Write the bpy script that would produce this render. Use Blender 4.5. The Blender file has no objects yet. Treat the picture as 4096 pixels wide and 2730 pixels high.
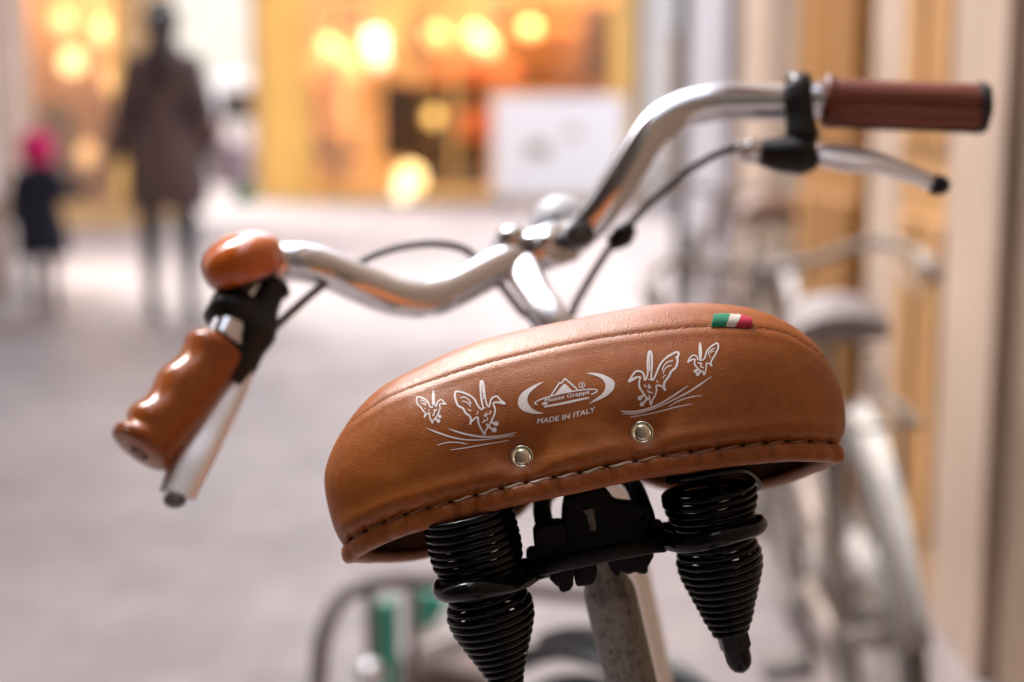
import bpy, bmesh, math, random
import numpy as np
from mathutils import Vector, Matrix
from mathutils.bvhtree import BVHTree
R = math.radians
random.seed(7)
S = bpy.context.scene

# ------------------------------------------------------------------ camera, world, sun, exposure
PITCH = R(8.65); H = 1.05; FP = 4096 * 50 / 36.0
cam_d = bpy.data.cameras.new('camera'); cam = bpy.data.objects.new('camera', cam_d)
S.collection.objects.link(cam); S.camera = cam
cam.location = (0, 0, H); cam.rotation_euler = (math.pi / 2 - PITCH, 0, 0)
cam_d.lens = 50; cam_d.sensor_width = 36; cam_d.clip_start = 0.02; cam_d.clip_end = 500
cam_d.dof.use_dof = True; cam_d.dof.focus_distance = 0.648; cam_d.dof.aperture_fstop = 3.4
w = bpy.data.worlds.new('World'); S.world = w; w.use_nodes = True
nt = w.node_tree; bg = nt.nodes['Background']
sky = nt.nodes.new('ShaderNodeTexSky'); sky.sky_type = 'NISHITA'; sky.sun_disc = False
SUN_DIR = Vector((-0.42, 0.46, 0.85)).normalized()      # towards the sun
sky.sun_elevation = math.asin(SUN_DIR.z); sky.sun_rotation = math.atan2(SUN_DIR.x, SUN_DIR.y)
sky.air_density = 1.0; sky.dust_density = 3.0; sky.ozone_density = 1.0
hsv = nt.nodes.new('ShaderNodeHueSaturation'); hsv.inputs['Saturation'].default_value = 0.46      # thin high cloud: a paler sky
nt.links.new(sky.outputs[0], hsv.inputs['Color']); nt.links.new(hsv.outputs[0], bg.inputs[0]); bg.inputs[1].default_value = 0.15
sd = bpy.data.lights.new('sun', 'SUN'); sun = bpy.data.objects.new('sun', sd); S.collection.objects.link(sun)
sd.energy = 0.72; sd.angle = R(17); sd.color = (1.0, 0.965, 0.94)
sun.rotation_euler = SUN_DIR.to_track_quat('Z', 'Y').to_euler()
S.view_settings.view_transform = 'Standard'; S.view_settings.look = 'None'
S.view_settings.gamma = 1; S.view_settings.use_curve_mapping = False
S.view_settings.exposure = 2.4
S.cycles.use_denoising = True
S.cycles.max_bounces = 8; S.cycles.diffuse_bounces = 4; S.cycles.glossy_bounces = 4
S.cycles.sample_clamp_indirect = 8

# ------------------------------------------------------------------ helpers
CR = Vector((1, 0, 0)); CU = Vector((0, math.sin(PITCH), math.cos(PITCH))); CF = Vector((0, math.cos(PITCH), -math.sin(PITCH)))
CAM = Vector((0, 0, H))
def P(px, py, D):
    return CAM + D * (CF + CR * ((px - 2048) / FP) + CU * ((1365 - py) / FP))
def ray(px, py):
    return (CF + CR * ((px - 2048) / FP) + CU * ((1365 - py) / FP)).normalized()

def tag(o, label=None, cat=None, group=None, kind=None):
    if label: o['label'] = label
    if cat: o['category'] = cat
    if group: o['group'] = group
    if kind: o['kind'] = kind
    return o
def empty(name, loc=(0, 0, 0), rz=0):
    o = bpy.data.objects.new(name, None); S.collection.objects.link(o)
    o.location = loc; o.rotation_euler = (0, 0, rz); o.empty_display_size = 0.1
    return o
def wmat(o):
    m = Matrix.LocRotScale(o.location, o.rotation_euler, o.scale)
    return (wmat(o.parent) @ o.matrix_parent_inverse @ m) if o.parent else m
def build(name, verts, faces, mat=None, parent=None, smooth=True, local=False, mats=None, fm=None):
    me = bpy.data.meshes.new(name)
    me.from_pydata([tuple(v) for v in verts], [], faces)
    if smooth: me.polygons.foreach_set('use_smooth', [True] * len(me.polygons))
    if mats:
        for m in mats: me.materials.append(m)
        if fm is not None: me.polygons.foreach_set('material_index', fm)
    elif mat: me.materials.append(mat)
    me.update()
    o = bpy.data.objects.new(name, me); S.collection.objects.link(o)
    if parent:
        o.parent = parent
        if not local: o.matrix_parent_inverse = wmat(parent).inverted()
    return o
class MB:
    def __init__(s): s.v = []; s.f = []
    def add(s, v, f):
        b = len(s.v); s.v += [Vector(x) for x in v]; s.f += [tuple(i + b for i in q) for q in f]; return s
    def box(s, c, d, rot=None):
        c = Vector(c); hx, hy, hz = d[0] / 2, d[1] / 2, d[2] / 2
        p = [Vector((x * hx, y * hy, z * hz)) for x in (-1, 1) for y in (-1, 1) for z in (-1, 1)]
        if rot: p = [rot @ q for q in p]
        return s.add([c + q for q in p], [(0, 1, 3, 2), (4, 6, 7, 5), (0, 4, 5, 1), (2, 3, 7, 6), (0, 2, 6, 4), (1, 5, 7, 3)])
    def tube(s, pts, r, n=12, closed=False, cap=True, flat=None):
        v, f = tube_geo(pts, r, n, closed, cap); return s.add(v, f)
    def cyl(s, a, b, r0, r1=None, n=24):
        return s.tube([a, b], [r0, r0 if r1 is None else r1], n)
    def ball(s, c, r, nu=16, nv=10, sc=(1, 1, 1), rot=None):
        v = []; f = []; c = Vector(c)
        for i in range(nv + 1):
            t = math.pi * i / nv
            for j in range(nu):
                a = 2 * math.pi * j / nu
                q = Vector((math.sin(t) * math.cos(a) * sc[0], math.sin(t) * math.sin(a) * sc[1], math.cos(t) * sc[2])) * r
                v.append(c + (rot @ q if rot else q))
        for i in range(nv):
            for j in range(nu):
                f.append((i * nu + j, (i + 1) * nu + j, (i + 1) * nu + (j + 1) % nu, i * nu + (j + 1) % nu))
        return s.add(v, f)
    def lathe(s, prof, a, axis, n=32):
        """prof: (t along axis, radius)"""
        a = Vector(a); ax = Vector(axis).normalized()
        u = ax.orthogonal().normalized(); w_ = ax.cross(u)
        v = []; f = []
        for t, r in prof:
            for j in range(n):
                g = 2 * math.pi * j / n
                v.append(a + ax * t + (u * math.cos(g) + w_ * math.sin(g)) * r)
        for i in range(len(prof) - 1):
            for j in range(n):
                f.append((i * n + j, i * n + (j + 1) % n, (i + 1) * n + (j + 1) % n, (i + 1) * n + j))
        return s.add(v, f)
    def obj(s, name, mat, parent=None, smooth=True, local=False, bevel=0, seg=2):
        o = build(name, s.v, s.f, mat, parent, smooth, local)
        if bevel:
            m = o.modifiers.new('bevel', 'BEVEL'); m.width = bevel; m.segments = seg; m.limit_method = 'ANGLE'; m.angle_limit = R(40)
            o.modifiers.new('wn', 'WEIGHTED_NORMAL')
        return o
def tube_geo(pts, r, n=12, closed=False, cap=True):
    pts = [Vector(p) for p in pts]; m = len(pts)
    if not hasattr(r, '__len__'): r = [r] * m
    tg = []
    for i in range(m):
        if closed: t = pts[(i + 1) % m] - pts[i - 1]
        else: t = pts[min(i + 1, m - 1)] - pts[max(i - 1, 0)]
        tg.append(t.normalized() if t.length > 1e-9 else Vector((0, 0, 1)))
    u = tg[0].orthogonal().normalized(); fr = []
    for i in range(m):
        if i:
            q = tg[i - 1].rotation_difference(tg[i]); u = q @ u
            u = (u - tg[i] * u.dot(tg[i])).normalized()
        fr.append((u.copy(), tg[i].cross(u)))
    v = []; f = []
    for i in range(m):
        a, b = fr[i]
        for j in range(n):
            g = 2 * math.pi * j / n
            v.append(pts[i] + (a * math.cos(g) + b * math.sin(g)) * r[i])
    for i in range(m if closed else m - 1):
        k = (i + 1) % m
        for j in range(n):
            f.append((i * n + j, i * n + (j + 1) % n, k * n + (j + 1) % n, k * n + j))
    if cap and not closed:
        v.append(pts[0] - tg[0] * 0); v.append(pts[-1])
        c0, c1 = len(v) - 2, len(v) - 1
        for j in range(n):
            f.append((c0, (j + 1) % n, j)); f.append((c1, (m - 1) * n + j, (m - 1) * n + (j + 1) % n))
    return v, f
def spline(pts, k=8, closed=False):
    """Catmull-Rom; points may be any-dimension tuples"""
    A = [np.array(p, float) for p in pts]; n = len(A); out = []
    for i in range(n if closed else n - 1):
        p1, p2 = A[i], A[(i + 1) % n]
        p0 = A[i - 1] if (i > 0 or closed) else 2 * p1 - p2
        p3 = A[(i + 2) % n] if (i + 2 < n or closed) else 2 * p2 - p1
        for j in range(k):
            t = j / k
            out.append(0.5 * ((2 * p1) + (-p0 + p2) * t + (2 * p0 - 5 * p1 + 4 * p2 - p3) * t * t + (-p0 + 3 * p1 - 3 * p2 + p3) * t ** 3))
    if not closed: out.append(A[-1])
    return [Vector(q) for q in out] if len(A[0]) == 3 else out
def pxpath(lst, k=10):
    """list of (px,py,depth) -> smooth world path"""
    return [P(*q) for q in spline(lst, k)]
def plate(poly, D, th, name, mat, parent, bevel=0.0015):
    """a thick block whose outline is given, from depth D to D+th"""
    n = len(poly)
    v = [P(x, y, D) for x, y in poly] + [P(x, y, D) + CF * th for x, y in poly]
    f = [tuple(range(n))] + [tuple(range(2 * n - 1, n - 1, -1))] + [(i, i + n, (i + 1) % n + n, (i + 1) % n) for i in range(n)]
    m = MB().add(v, f)
    o = m.obj(name, mat, parent, True, bevel=bevel, seg=3)
    return o

# ------------------------------------------------------------------ materials
def newmat(name):
    m = bpy.data.materials.new(name); m.use_nodes = True
    return m, m.node_tree, m.node_tree.nodes['Principled BSDF']
def mat(name, col, rough=0.5, metal=0.0, noise=0.0, nscale=8.0, bump=0.0, bscale=60.0, bdist=0.001, col2=None, coat=0, spec=None, detail=4):
    m, t, b = newmat(name); N = t.nodes; L = t.links
    b.inputs['Base Color'].default_value = (*col, 1); b.inputs['Roughness'].default_value = rough; b.inputs['Metallic'].default_value = metal
    if coat: b.inputs['Coat Weight'].default_value = coat; b.inputs['Coat Roughness'].default_value = 0.08
    if spec is not None: b.inputs['Specular IOR Level'].default_value = spec
    tc = N.new('ShaderNodeTexCoord')
    if noise or col2:
        n = N.new('ShaderNodeTexNoise'); n.inputs['Scale'].default_value = nscale; n.inputs['Detail'].default_value = detail
        L.new(tc.outputs['Object'], n.inputs['Vector'])
        r = N.new('ShaderNodeValToRGB'); r.color_ramp.elements[0].position = 0.3; r.color_ramp.elements[1].position = 0.7
        c2 = col2 if col2 else tuple(min(1, c * (1 + noise)) for c in col)
        c1 = col if col2 else tuple(c * (1 - noise) for c in col)
        r.color_ramp.elements[0].color = (*c1, 1); r.color_ramp.elements[1].color = (*c2, 1)
        L.new(n.outputs['Fac'], r.inputs['Fac']); L.new(r.outputs['Color'], b.inputs['Base Color'])
    if bump:
        n2 = N.new('ShaderNodeTexNoise'); n2.inputs['Scale'].default_value = bscale; n2.inputs['Detail'].default_value = 3
        L.new(tc.outputs['Object'], n2.inputs['Vector'])
        bp = N.new('ShaderNodeBump'); bp.inputs['Strength'].default_value = bump; bp.inputs['Distance'].default_value = bdist
        L.new(n2.outputs['Fac'], bp.inputs['Height']); L.new(bp.outputs['Normal'], b.inputs['Normal'])
    return m
def emis(name, col, st):
    m, t, b = newmat(name)
    b.inputs['Base Color'].default_value = (*col, 1)
    b.inputs['Emission Color'].default_value = (*col, 1); b.inputs['Emission Strength'].default_value = st
    return m
def leather(name, c1, c2, rough=0.4, grain=0.35):
    m, t, b = newmat(name); N = t.nodes; L = t.links
    tc = N.new('ShaderNodeTexCoord')
    n = N.new('ShaderNodeTexNoise'); n.inputs['Scale'].default_value = 22; n.inputs['Detail'].default_value = 6; n.inputs['Roughness'].default_value = 0.6
    r = N.new('ShaderNodeValToRGB'); r.color_ramp.elements[0].position = 0.32; r.color_ramp.elements[1].position = 0.68
    r.color_ramp.elements[0].color = (*c1, 1); r.color_ramp.elements[1].color = (*c2, 1)
    L.new(tc.outputs['Object'], n.inputs['Vector']); L.new(n.outputs['Fac'], r.inputs['Fac'])
    # fine pores darken slightly
    v = N.new('ShaderNodeTexVoronoi'); v.inputs['Scale'].default_value = 1500; v.feature = 'F1'
    L.new(tc.outputs['Object'], v.inputs['Vector'])
    n2 = N.new('ShaderNodeTexNoise'); n2.inputs['Scale'].default_value = 900; n2.inputs['Detail'].default_value = 3
    L.new(tc.outputs['Object'], n2.inputs['Vector'])
    mx = N.new('ShaderNodeMath'); mx.operation = 'ADD'
    L.new(v.outputs['Distance'], mx.inputs[0]); L.new(n2.outputs['Fac'], mx.inputs[1])
    n3 = N.new('ShaderNodeTexNoise'); n3.inputs['Scale'].default_value = 260; n3.inputs['Detail'].default_value = 4
    L.new(tc.outputs['Object'], n3.inputs['Vector'])
    mul = N.new('ShaderNodeMix'); mul.data_type = 'RGBA'; mul.blend_type = 'MULTIPLY'; mul.inputs['Factor'].default_value = 0.35
    rr = N.new('ShaderNodeValToRGB'); rr.color_ramp.elements[0].position = 0.35; rr.color_ramp.elements[1].position = 0.62
    rr.color_ramp.elements[0].color = (0.62, 0.55, 0.5, 1); rr.color_ramp.elements[1].color = (1, 1, 1, 1)
    L.new(n3.outputs['Fac'], rr.inputs['Fac'])
    n5 = N.new('ShaderNodeTexNoise'); n5.inputs['Scale'].default_value = 9; n5.inputs['Detail'].default_value = 5; n5.inputs['Distortion'].default_value = 0.6
    L.new(tc.outputs['Object'], n5.inputs['Vector'])
    r5 = N.new('ShaderNodeValToRGB'); r5.color_ramp.elements[0].position = 0.35; r5.color_ramp.elements[1].position = 0.65
    r5.color_ramp.elements[0].color = (0.80, 0.74, 0.70, 1); r5.color_ramp.elements[1].color = (1.0, 1.0, 1.0, 1)
    L.new(n5.outputs['Fac'], r5.inputs['Fac'])
    m5 = N.new('ShaderNodeMix'); m5.data_type = 'RGBA'; m5.blend_type = 'MULTIPLY'; m5.inputs['Factor'].default_value = 1
    L.new(r.outputs['Color'], m5.inputs[6]); L.new(r5.outputs['Color'], m5.inputs[7])
    L.new(m5.outputs[2], mul.inputs[6]); L.new(rr.outputs['Color'], mul.inputs[7]); L.new(mul.outputs[2], b.inputs['Base Color'])
    bp = N.new('ShaderNodeBump'); bp.inputs['Strength'].default_value = grain; bp.inputs['Distance'].default_value = 0.00025
    L.new(mx.outputs[0], bp.inputs['Height'])
    bp2 = N.new('ShaderNodeBump'); bp2.inputs['Strength'].default_value = 0.25; bp2.inputs['Distance'].default_value = 0.0012
    n4 = N.new('ShaderNodeTexNoise'); n4.inputs['Scale'].default_value = 55; n4.inputs['Detail'].default_value = 3
    L.new(tc.outputs['Object'], n4.inputs['Vector']); L.new(n4.outputs['Fac'], bp2.inputs['Height']); L.new(bp.outputs['Normal'], bp2.inputs['Normal'])
    L.new(bp2.outputs['Normal'], b.inputs['Normal'])
    b.inputs['Specular IOR Level'].default_value = 0.36
    mr = N.new('ShaderNodeMapRange'); mr.inputs['To Min'].default_value = rough - 0.06; mr.inputs['To Max'].default_value = rough + 0.1
    L.new(n3.outputs['Fac'], mr.inputs['Value']); L.new(mr.outputs[0], b.inputs['Roughness'])
    return m
M = {}
M['leather'] = leather('tan_leather', (0.275, 0.076, 0.014), (0.345, 0.106, 0.020), 0.32, 0.42)
M['leather_in'] = leather('leather_lining', (0.11, 0.036, 0.012), (0.14, 0.048, 0.018), 0.7)
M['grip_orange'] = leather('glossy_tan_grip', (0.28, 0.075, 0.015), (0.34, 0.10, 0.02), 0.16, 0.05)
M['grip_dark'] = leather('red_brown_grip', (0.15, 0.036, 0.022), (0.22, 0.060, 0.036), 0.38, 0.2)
M['black'] = mat('black_enamel', (0.003, 0.003, 0.004), 0.13, noise=0.3, nscale=90, spec=0.2)
M['black_matte'] = mat('black_steel', (0.004, 0.004, 0.005), 0.5, spec=0.2, bump=0.4, bscale=500, bdist=0.0004)
M['black_plastic'] = mat('black_plastic', (0.008, 0.008, 0.009), 0.35, spec=0.3)
M['rubber'] = mat('tyre_rubber', (0.018, 0.018, 0.02), 0.7, bump=0.5, bscale=200)
M['chrome'] = mat('chrome', (0.66, 0.66, 0.68), 0.11, 1.0, bump=0.06, bscale=120, bdist=0.0003)
M['nickel'] = mat('nickel', (0.78, 0.70, 0.56), 0.14, 1.0)
M['alu'] = mat('brushed_alloy', (0.82, 0.83, 0.86), 0.27, 1.0)
M['thread'] = mat('waxed_thread', (0.62, 0.56, 0.46), 0.6, bump=0.5, bscale=2500, bdist=0.0002)
M['thread_shaded'] = mat('shaded_thread', (0.26, 0.15, 0.08), 0.7, bump=0.5, bscale=2500, bdist=0.0002)  # same thread, darkened for the shadowed ends of the hem
M['thread_tan'] = mat('tan_thread', (0.55, 0.22, 0.10), 0.5)
M['hole'] = mat('stitch_hole', (0.02, 0.008, 0.005), 0.9)
M['print'] = mat('white_screen_print', (0.62, 0.58, 0.57), 0.55, nscale=1400, col2=(0.80, 0.76, 0.76), detail=2)
M['cable'] = mat('grey_cable_housing', (0.12, 0.12, 0.125), 0.4)
M['white_plastic'] = mat('white_plastic', (0.42, 0.42, 0.45), 0.4)
M['orange_paint'] = mat('orange_enamel', (0.46, 0.10, 0.012), 0.10, coat=0.6)
# scratched seat post
def post_mat():
    m, t, b = newmat('worn_chrome_post'); N = t.nodes; L = t.links
    tc = N.new('ShaderNodeTexCoord'); mp = N.new('ShaderNodeMapping'); mp.inputs['Scale'].default_value = (1, 1, 0.6)
    L.new(tc.outputs['Object'], mp.inputs['Vector'])
    n = N.new('ShaderNodeTexNoise'); n.inputs['Scale'].default_value = 320; n.inputs['Detail'].default_value = 8; n.inputs['Roughness'].default_value = 0.75
    L.new(mp.outputs[0], n.inputs['Vector'])
    r = N.new('ShaderNodeValToRGB'); e = r.color_ramp.elements
    e[0].position = 0.32; e[0].color = (0.035, 0.03, 0.025, 1); e[1].position = 0.45; e[1].color = (0.15, 0.14, 0.125, 1)
    k = e.new(0.75); k.color = (0.27, 0.255, 0.235, 1)
    L.new(n.outputs['Fac'], r.inputs['Fac']); L.new(r.outputs[0], b.inputs['Base Color'])
    b.inputs['Metallic'].default_value = 0.75
    mr = N.new('ShaderNodeMapRange'); mr.inputs['To Min'].default_value = 0.6; mr.inputs['To Max'].default_value = 0.3
    L.new(n.outputs['Fac'], mr.inputs['Value']); L.new(mr.outputs[0], b.inputs['Roughness'])
    bp = N.new('ShaderNodeBump'); bp.inputs['Strength'].default_value = 0.5; bp.inputs['Distance'].default_value = 0.0006
    L.new(n.outputs['Fac'], bp.inputs['Height']); L.new(bp.outputs[0], b.inputs['Normal'])
    return m
M['post'] = post_mat()
M['satin'] = mat('satin_alloy', (0.85, 0.86, 0.90), 0.36, 1.0)

# ------------------------------------------------------------------ large structure: ground
def ground_mat():
    m, t, b = newmat('stone_paving'); N = t.nodes; L = t.links
    tc = N.new('ShaderNodeTexCoord')
    v = N.new('ShaderNodeTexVoronoi'); v.inputs['Scale'].default_value = 9; v.inputs['Randomness'].default_value = 0.35
    L.new(tc.outputs['Object'], v.inputs['Vector'])
    ve = N.new('ShaderNodeTexVoronoi'); ve.feature = 'DISTANCE_TO_EDGE'; ve.inputs['Scale'].default_value = 9; ve.inputs['Randomness'].default_value = 0.35
    L.new(tc.outputs['Object'], ve.inputs['Vector'])
    n = N.new('ShaderNodeTexNoise'); n.inputs['Scale'].default_value = 1.3; n.inputs['Detail'].default_value = 7
    L.new(tc.outputs['Object'], n.inputs['Vector'])
    r = N.new('ShaderNodeValToRGB'); e = r.color_ramp.elements
    e[0].position = 0.30; e[0].color = (0.215, 0.175, 0.175, 1); e[1].position = 0.7; e[1].color = (0.32, 0.275, 0.262, 1)
    L.new(n.outputs['Fac'], r.inputs['Fac'])
    hs = N.new('ShaderNodeMix'); hs.data_type = 'RGBA'; hs.blend_type = 'OVERLAY'; hs.inputs['Factor'].default_value = 0.14
    sep = N.new('ShaderNodeSeparateColor'); L.new(v.outputs['Color'], sep.inputs[0])
    cmb = N.new('ShaderNodeCombineColor')
    for i in range(3): L.new(sep.outputs[0], cmb.inputs[i])
    L.new(r.outputs[0], hs.inputs[6]); L.new(cmb.outputs[0], hs.inputs[7])
    jt = N.new('ShaderNodeMapRange'); jt.inputs['From Max'].default_value = 0.06; jt.inputs['To Min'].default_value = 0.78
    L.new(ve.outputs['Distance'], jt.inputs['Value'])
    mj = N.new('ShaderNodeMix'); mj.data_type = 'RGBA'; mj.blend_type = 'MULTIPLY'; mj.inputs['Factor'].default_value = 1
    cj = N.new('ShaderNodeCombineColor')
    for i in range(3): L.new(jt.outputs[0], cj.inputs[i])
    L.new(hs.outputs[2], mj.inputs[6]); L.new(cj.outputs[0], mj.inputs[7]); L.new(mj.outputs[2], b.inputs['Base Color'])
    b.inputs['Roughness'].default_value = 0.55
    bp = N.new('ShaderNodeBump'); bp.inputs['Strength'].default_value = 0.6; bp.inputs['Distance'].default_value = 0.01
    L.new(jt.outputs[0], bp.inputs['Height']); L.new(bp.outputs[0], b.inputs['Normal'])
    return m
g = build('ground', [(-60, -40, 0), (60, -40, 0), (60, 120, 0), (-60, 120, 0)], [(0, 1, 2, 3)], ground_mat(), smooth=False)
tag(g, kind='structure')

plaster_cream = mat('cream_plaster', (0.84, 0.78, 0.63), 0.85, noise=0.07, nscale=1.5, bump=0.3, bscale=30)
plaster_white = mat('white_plaster', (0.74, 0.73, 0.72), 0.85, noise=0.06, nscale=1.2)
plaster_pink = mat('pale_pink_plaster', (0.62, 0.54, 0.50), 0.85, noise=0.08, nscale=1.5)
plaster_brown = mat('brown_plaster', (0.20, 0.15, 0.12), 0.85, noise=0.1, nscale=1.5)
plaster_ochre = mat('ochre_plaster', (0.50, 0.32, 0.15), 0.85, noise=0.1, nscale=1.2)
stone_l = mat('pale_stone', (0.46, 0.335, 0.255), 0.75, noise=0.12, nscale=3, bump=0.3, bscale=40)
stone_lilac = mat('lilac_grey_stone', (0.38, 0.365, 0.41), 0.7, noise=0.08, nscale=2)
stone_b = mat('brown_stone', (0.23, 0.155, 0.105), 0.75, noise=0.15, nscale=3, bump=0.3, bscale=40)
wood_o = mat('ochre_varnished_wood', (0.34, 0.155, 0.035), 0.5, noise=0.15, nscale=5)
wood_l = mat('light_honey_wood', (0.47, 0.245, 0.085), 0.55, noise=0.12, nscale=4)
wood_d = mat('dark_brown_wood', (0.10, 0.055, 0.03), 0.6, noise=0.2, nscale=5)
iron = mat('dark_iron', (0.03, 0.03, 0.033), 0.5)
roof_t = mat('terracotta_tile', (0.34, 0.16, 0.09), 0.8, noise=0.2, nscale=4)
gold_trim = mat('gold_yellow_trim', (0.76, 0.46, 0.12), 0.45, noise=0.1, nscale=3)
def glass_mat(name='window_glass', k=0.12):
    m = bpy.data.materials.new(name); m.use_nodes = True; t = m.node_tree; N = t.nodes; L = t.links
    N.remove(N['Principled BSDF'])
    tr = N.new('ShaderNodeBsdfTransparent'); gl = N.new('ShaderNodeBsdfGlossy'); gl.inputs['Roughness'].default_value = 0.03
    fr = N.new('ShaderNodeFresnel'); fr.inputs['IOR'].default_value = 1.5
    mx = N.new('ShaderNodeMixShader'); L.new(fr.outputs[0], mx.inputs[0]); L.new(tr.outputs[0], mx.inputs[1]); L.new(gl.outputs[0], mx.inputs[2])
    L.new(mx.outputs[0], N['Material Output'].inputs[0]); return m
glass = glass_mat()
dark_glass = mat('dark_window_glass', (0.03, 0.035, 0.045), 0.08)

# ------------------------------------------------------------------ right-hand building along the lane (x = 0.88)
WX = 0.88
KY = 0.752
rb = empty('building', (WX, 4.5, 0))
tag(rb, 'pale stone building with honey wood doors close along the right side of the lane', 'building')
def slab(name, x0, x1, y0, y1, z0, z1, m, parent, bevel=0.01):
    return MB().box(((x0 + x1) / 2, (y0 + y1) / 2, (z0 + z1) / 2), (x1 - x0, y1 - y0, z1 - z0)).obj(name, m, parent, False, bevel=bevel)
slab('wall', WX + 0.16, WX + 6, -6, 10.0 * KY, 0, 9.0, stone_l, rb)
# jambs, doors and panels from near to far; (y0, y1, proud, material, name)
bays = [(-6.0, 2.2, 0.10, stone_b, 'pilaster'), (2.2, 3.42, 0.13, stone_b, 'door_jamb'),
        (3.42, 3.52, 0.16, stone_l, 'moulding'), (3.52, 3.90, 0.15, stone_l, 'pilaster'),
        (3.90, 4.46, 0.13, wood_l, 'shop_door'), (4.46, 4.86, 0.13, stone_l, 'pilaster'),
        (4.86, 5.02, 0.06, wood_d, 'door_reveal'), (5.02, 6.10, 0.12, wood_o, 'shop_door'),
        (6.10, 6.95, 0.12, stone_b, 'pilaster'), (6.95, 8.0, 0.10, stone_l, 'pilaster'),
        (8.0, 9.7, 0.15, stone_lilac, 'pilaster')]
for y0, y1, pr, m_, nm in bays:
    y0 *= KY; y1 *= KY
    slab(nm, WX + 0.16 - pr, WX + 0.19, y0 + 0.003, y1 - 0.003, 0, 4.4 if 'door' not in nm else 2.9, m_, rb)
for y0, y1, pr, m_ in [(3.90, 4.46, 0.10, stone_l), (4.86, 6.10, 0.10, stone_l)]:
    y0 *= KY; y1 *= KY
    slab('lintel', WX + 0.16 - pr, WX + 0.19, y0 + 0.003, y1 - 0.003, 2.903, 4.4, m_, rb)
for ya, yb, m_ in [(3.93, 4.18, wood_l), (4.19, 4.43, wood_l), (5.06, 5.40, wood_o), (5.42, 5.74, wood_o), (5.76, 6.06, wood_o)]:
    ya *= KY; yb *= KY
    for z0, z1 in ((0.15, 0.85), (1.0, 2.0), (2.15, 2.75)):
        slab('door_panel', WX + 0.015, WX + 0.045, ya + 0.02, yb - 0.02, z0, z1, m_, rb, 0.008)
slab('cornice', WX - 0.05, WX + 0.3, -6, 10.0 * KY, 4.42, 4.7, stone_l, rb)
for y in (0.5, 2.6, 4.7, 6.7):
    wv = slab('window', WX + 0.12, WX + 0.2, y - 0.5, y + 0.5, 5.0, 6.6, wood_d, rb)
    for k in (-0.24, 0.24): slab('pane', WX + 0.10, WX + 0.118, y + k - 0.19, y + k + 0.19, 5.1, 6.5, dark_glass, wv, 0.002)
slab('roof', WX - 0.5, WX + 6.3, -6.3, 10.3 * KY, 9.0, 9.25, roof_t, rb)
dp = MB().cyl((WX + 0.0, 7.36, 0), (WX + 0.0, 7.36, 7.4), 0.045).obj('drainpipe', iron)
tag(dp, 'dark iron drainpipe at the far corner of the right-hand stone building', 'drainpipe')
for z in (0.4, 2.4, 4.2): MB().box((WX + 0.05, 7.36, z), (0.16, 0.12, 0.05)).obj('bracket', iron, dp, False)

# ------------------------------------------------------------------ the shop across the square (faces us at y = 20)
def facade(x0, x1, y, z1, wallm, label, holes, depth=7, roofm=roof_t, base=0.0, name='building', floors=()):
    """front wall at y made of pieces around the openings; holes (x0,x1,z0,z1)"""
    b = empty(name, ((x0 + x1) / 2, y, 0)); tag(b, label, 'building')
    mb = MB(); xs = sorted(set([x0, x1] + [h[0] for h in holes] + [h[1] for h in holes]))
    for a, c in zip(xs[:-1], xs[1:]):
        zs = [(h[2], h[3]) for h in holes if h[0] <= a + 1e-6 and h[1] >= c - 1e-6]; zs.sort(); z = base
        for q0, q1 in zs:
            if q0 > z + 1e-4: mb.box(((a + c) / 2, y + 0.2, (z + q0) / 2), (c - a, 0.4, q0 - z))
            z = q1
        mb.box(((a + c) / 2, y + 0.2, (z + z1) / 2), (c - a, 0.4, z1 - z))
    for x in (x0 + 0.15, x1 - 0.15): mb.box((x, y + 0.4 + depth / 2, z1 / 2), (0.3, depth, z1))
    mb.box(((x0 + x1) / 2, y + 0.4 + depth, z1 / 2), (x1 - x0 - 0.62, 0.3, z1))
    mb.obj('wall', wallm, b, False)
    slab('roof', x0 - 0.4, x1 + 0.4, y - 0.4, y + depth + 0.8, z1 + 0.003, z1 + 0.3, roofm, b)
    for (a, c, z) in floors:
        wv = slab('window', a, c, y - 0.03, y + 0.05, z, z + 1.7, plaster_white, b)
        n = 2
        for k in range(n):
            q = a + 0.08 + k * (c - a - 0.08) / n
            slab('pane', q, q + (c - a) / n - 0.12, y - 0.045, y - 0.032, z + 0.08, z + 1.62, dark_glass, wv, 0)
        slab('shutter', a - 0.5, a - 0.02, y - 0.08, y - 0.02, z, z + 1.7, iron, b); slab('shutter', c + 0.02, c + 0.5, y - 0.08, y - 0.02, z, z + 1.7, iron, b)
    return b
Y = 20.0
shop = facade(-3.6, 1.75, Y, 6.6, plaster_ochre, 'ochre shop building with a large warmly lit display window across the square',
              [(-3.05, 1.45, 0.12, 2.95)], 5, floors=[(-2.6, -1.5, 4.6), (0.1, 1.2, 4.6), (-1.2, -0.2, 4.6)])
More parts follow.
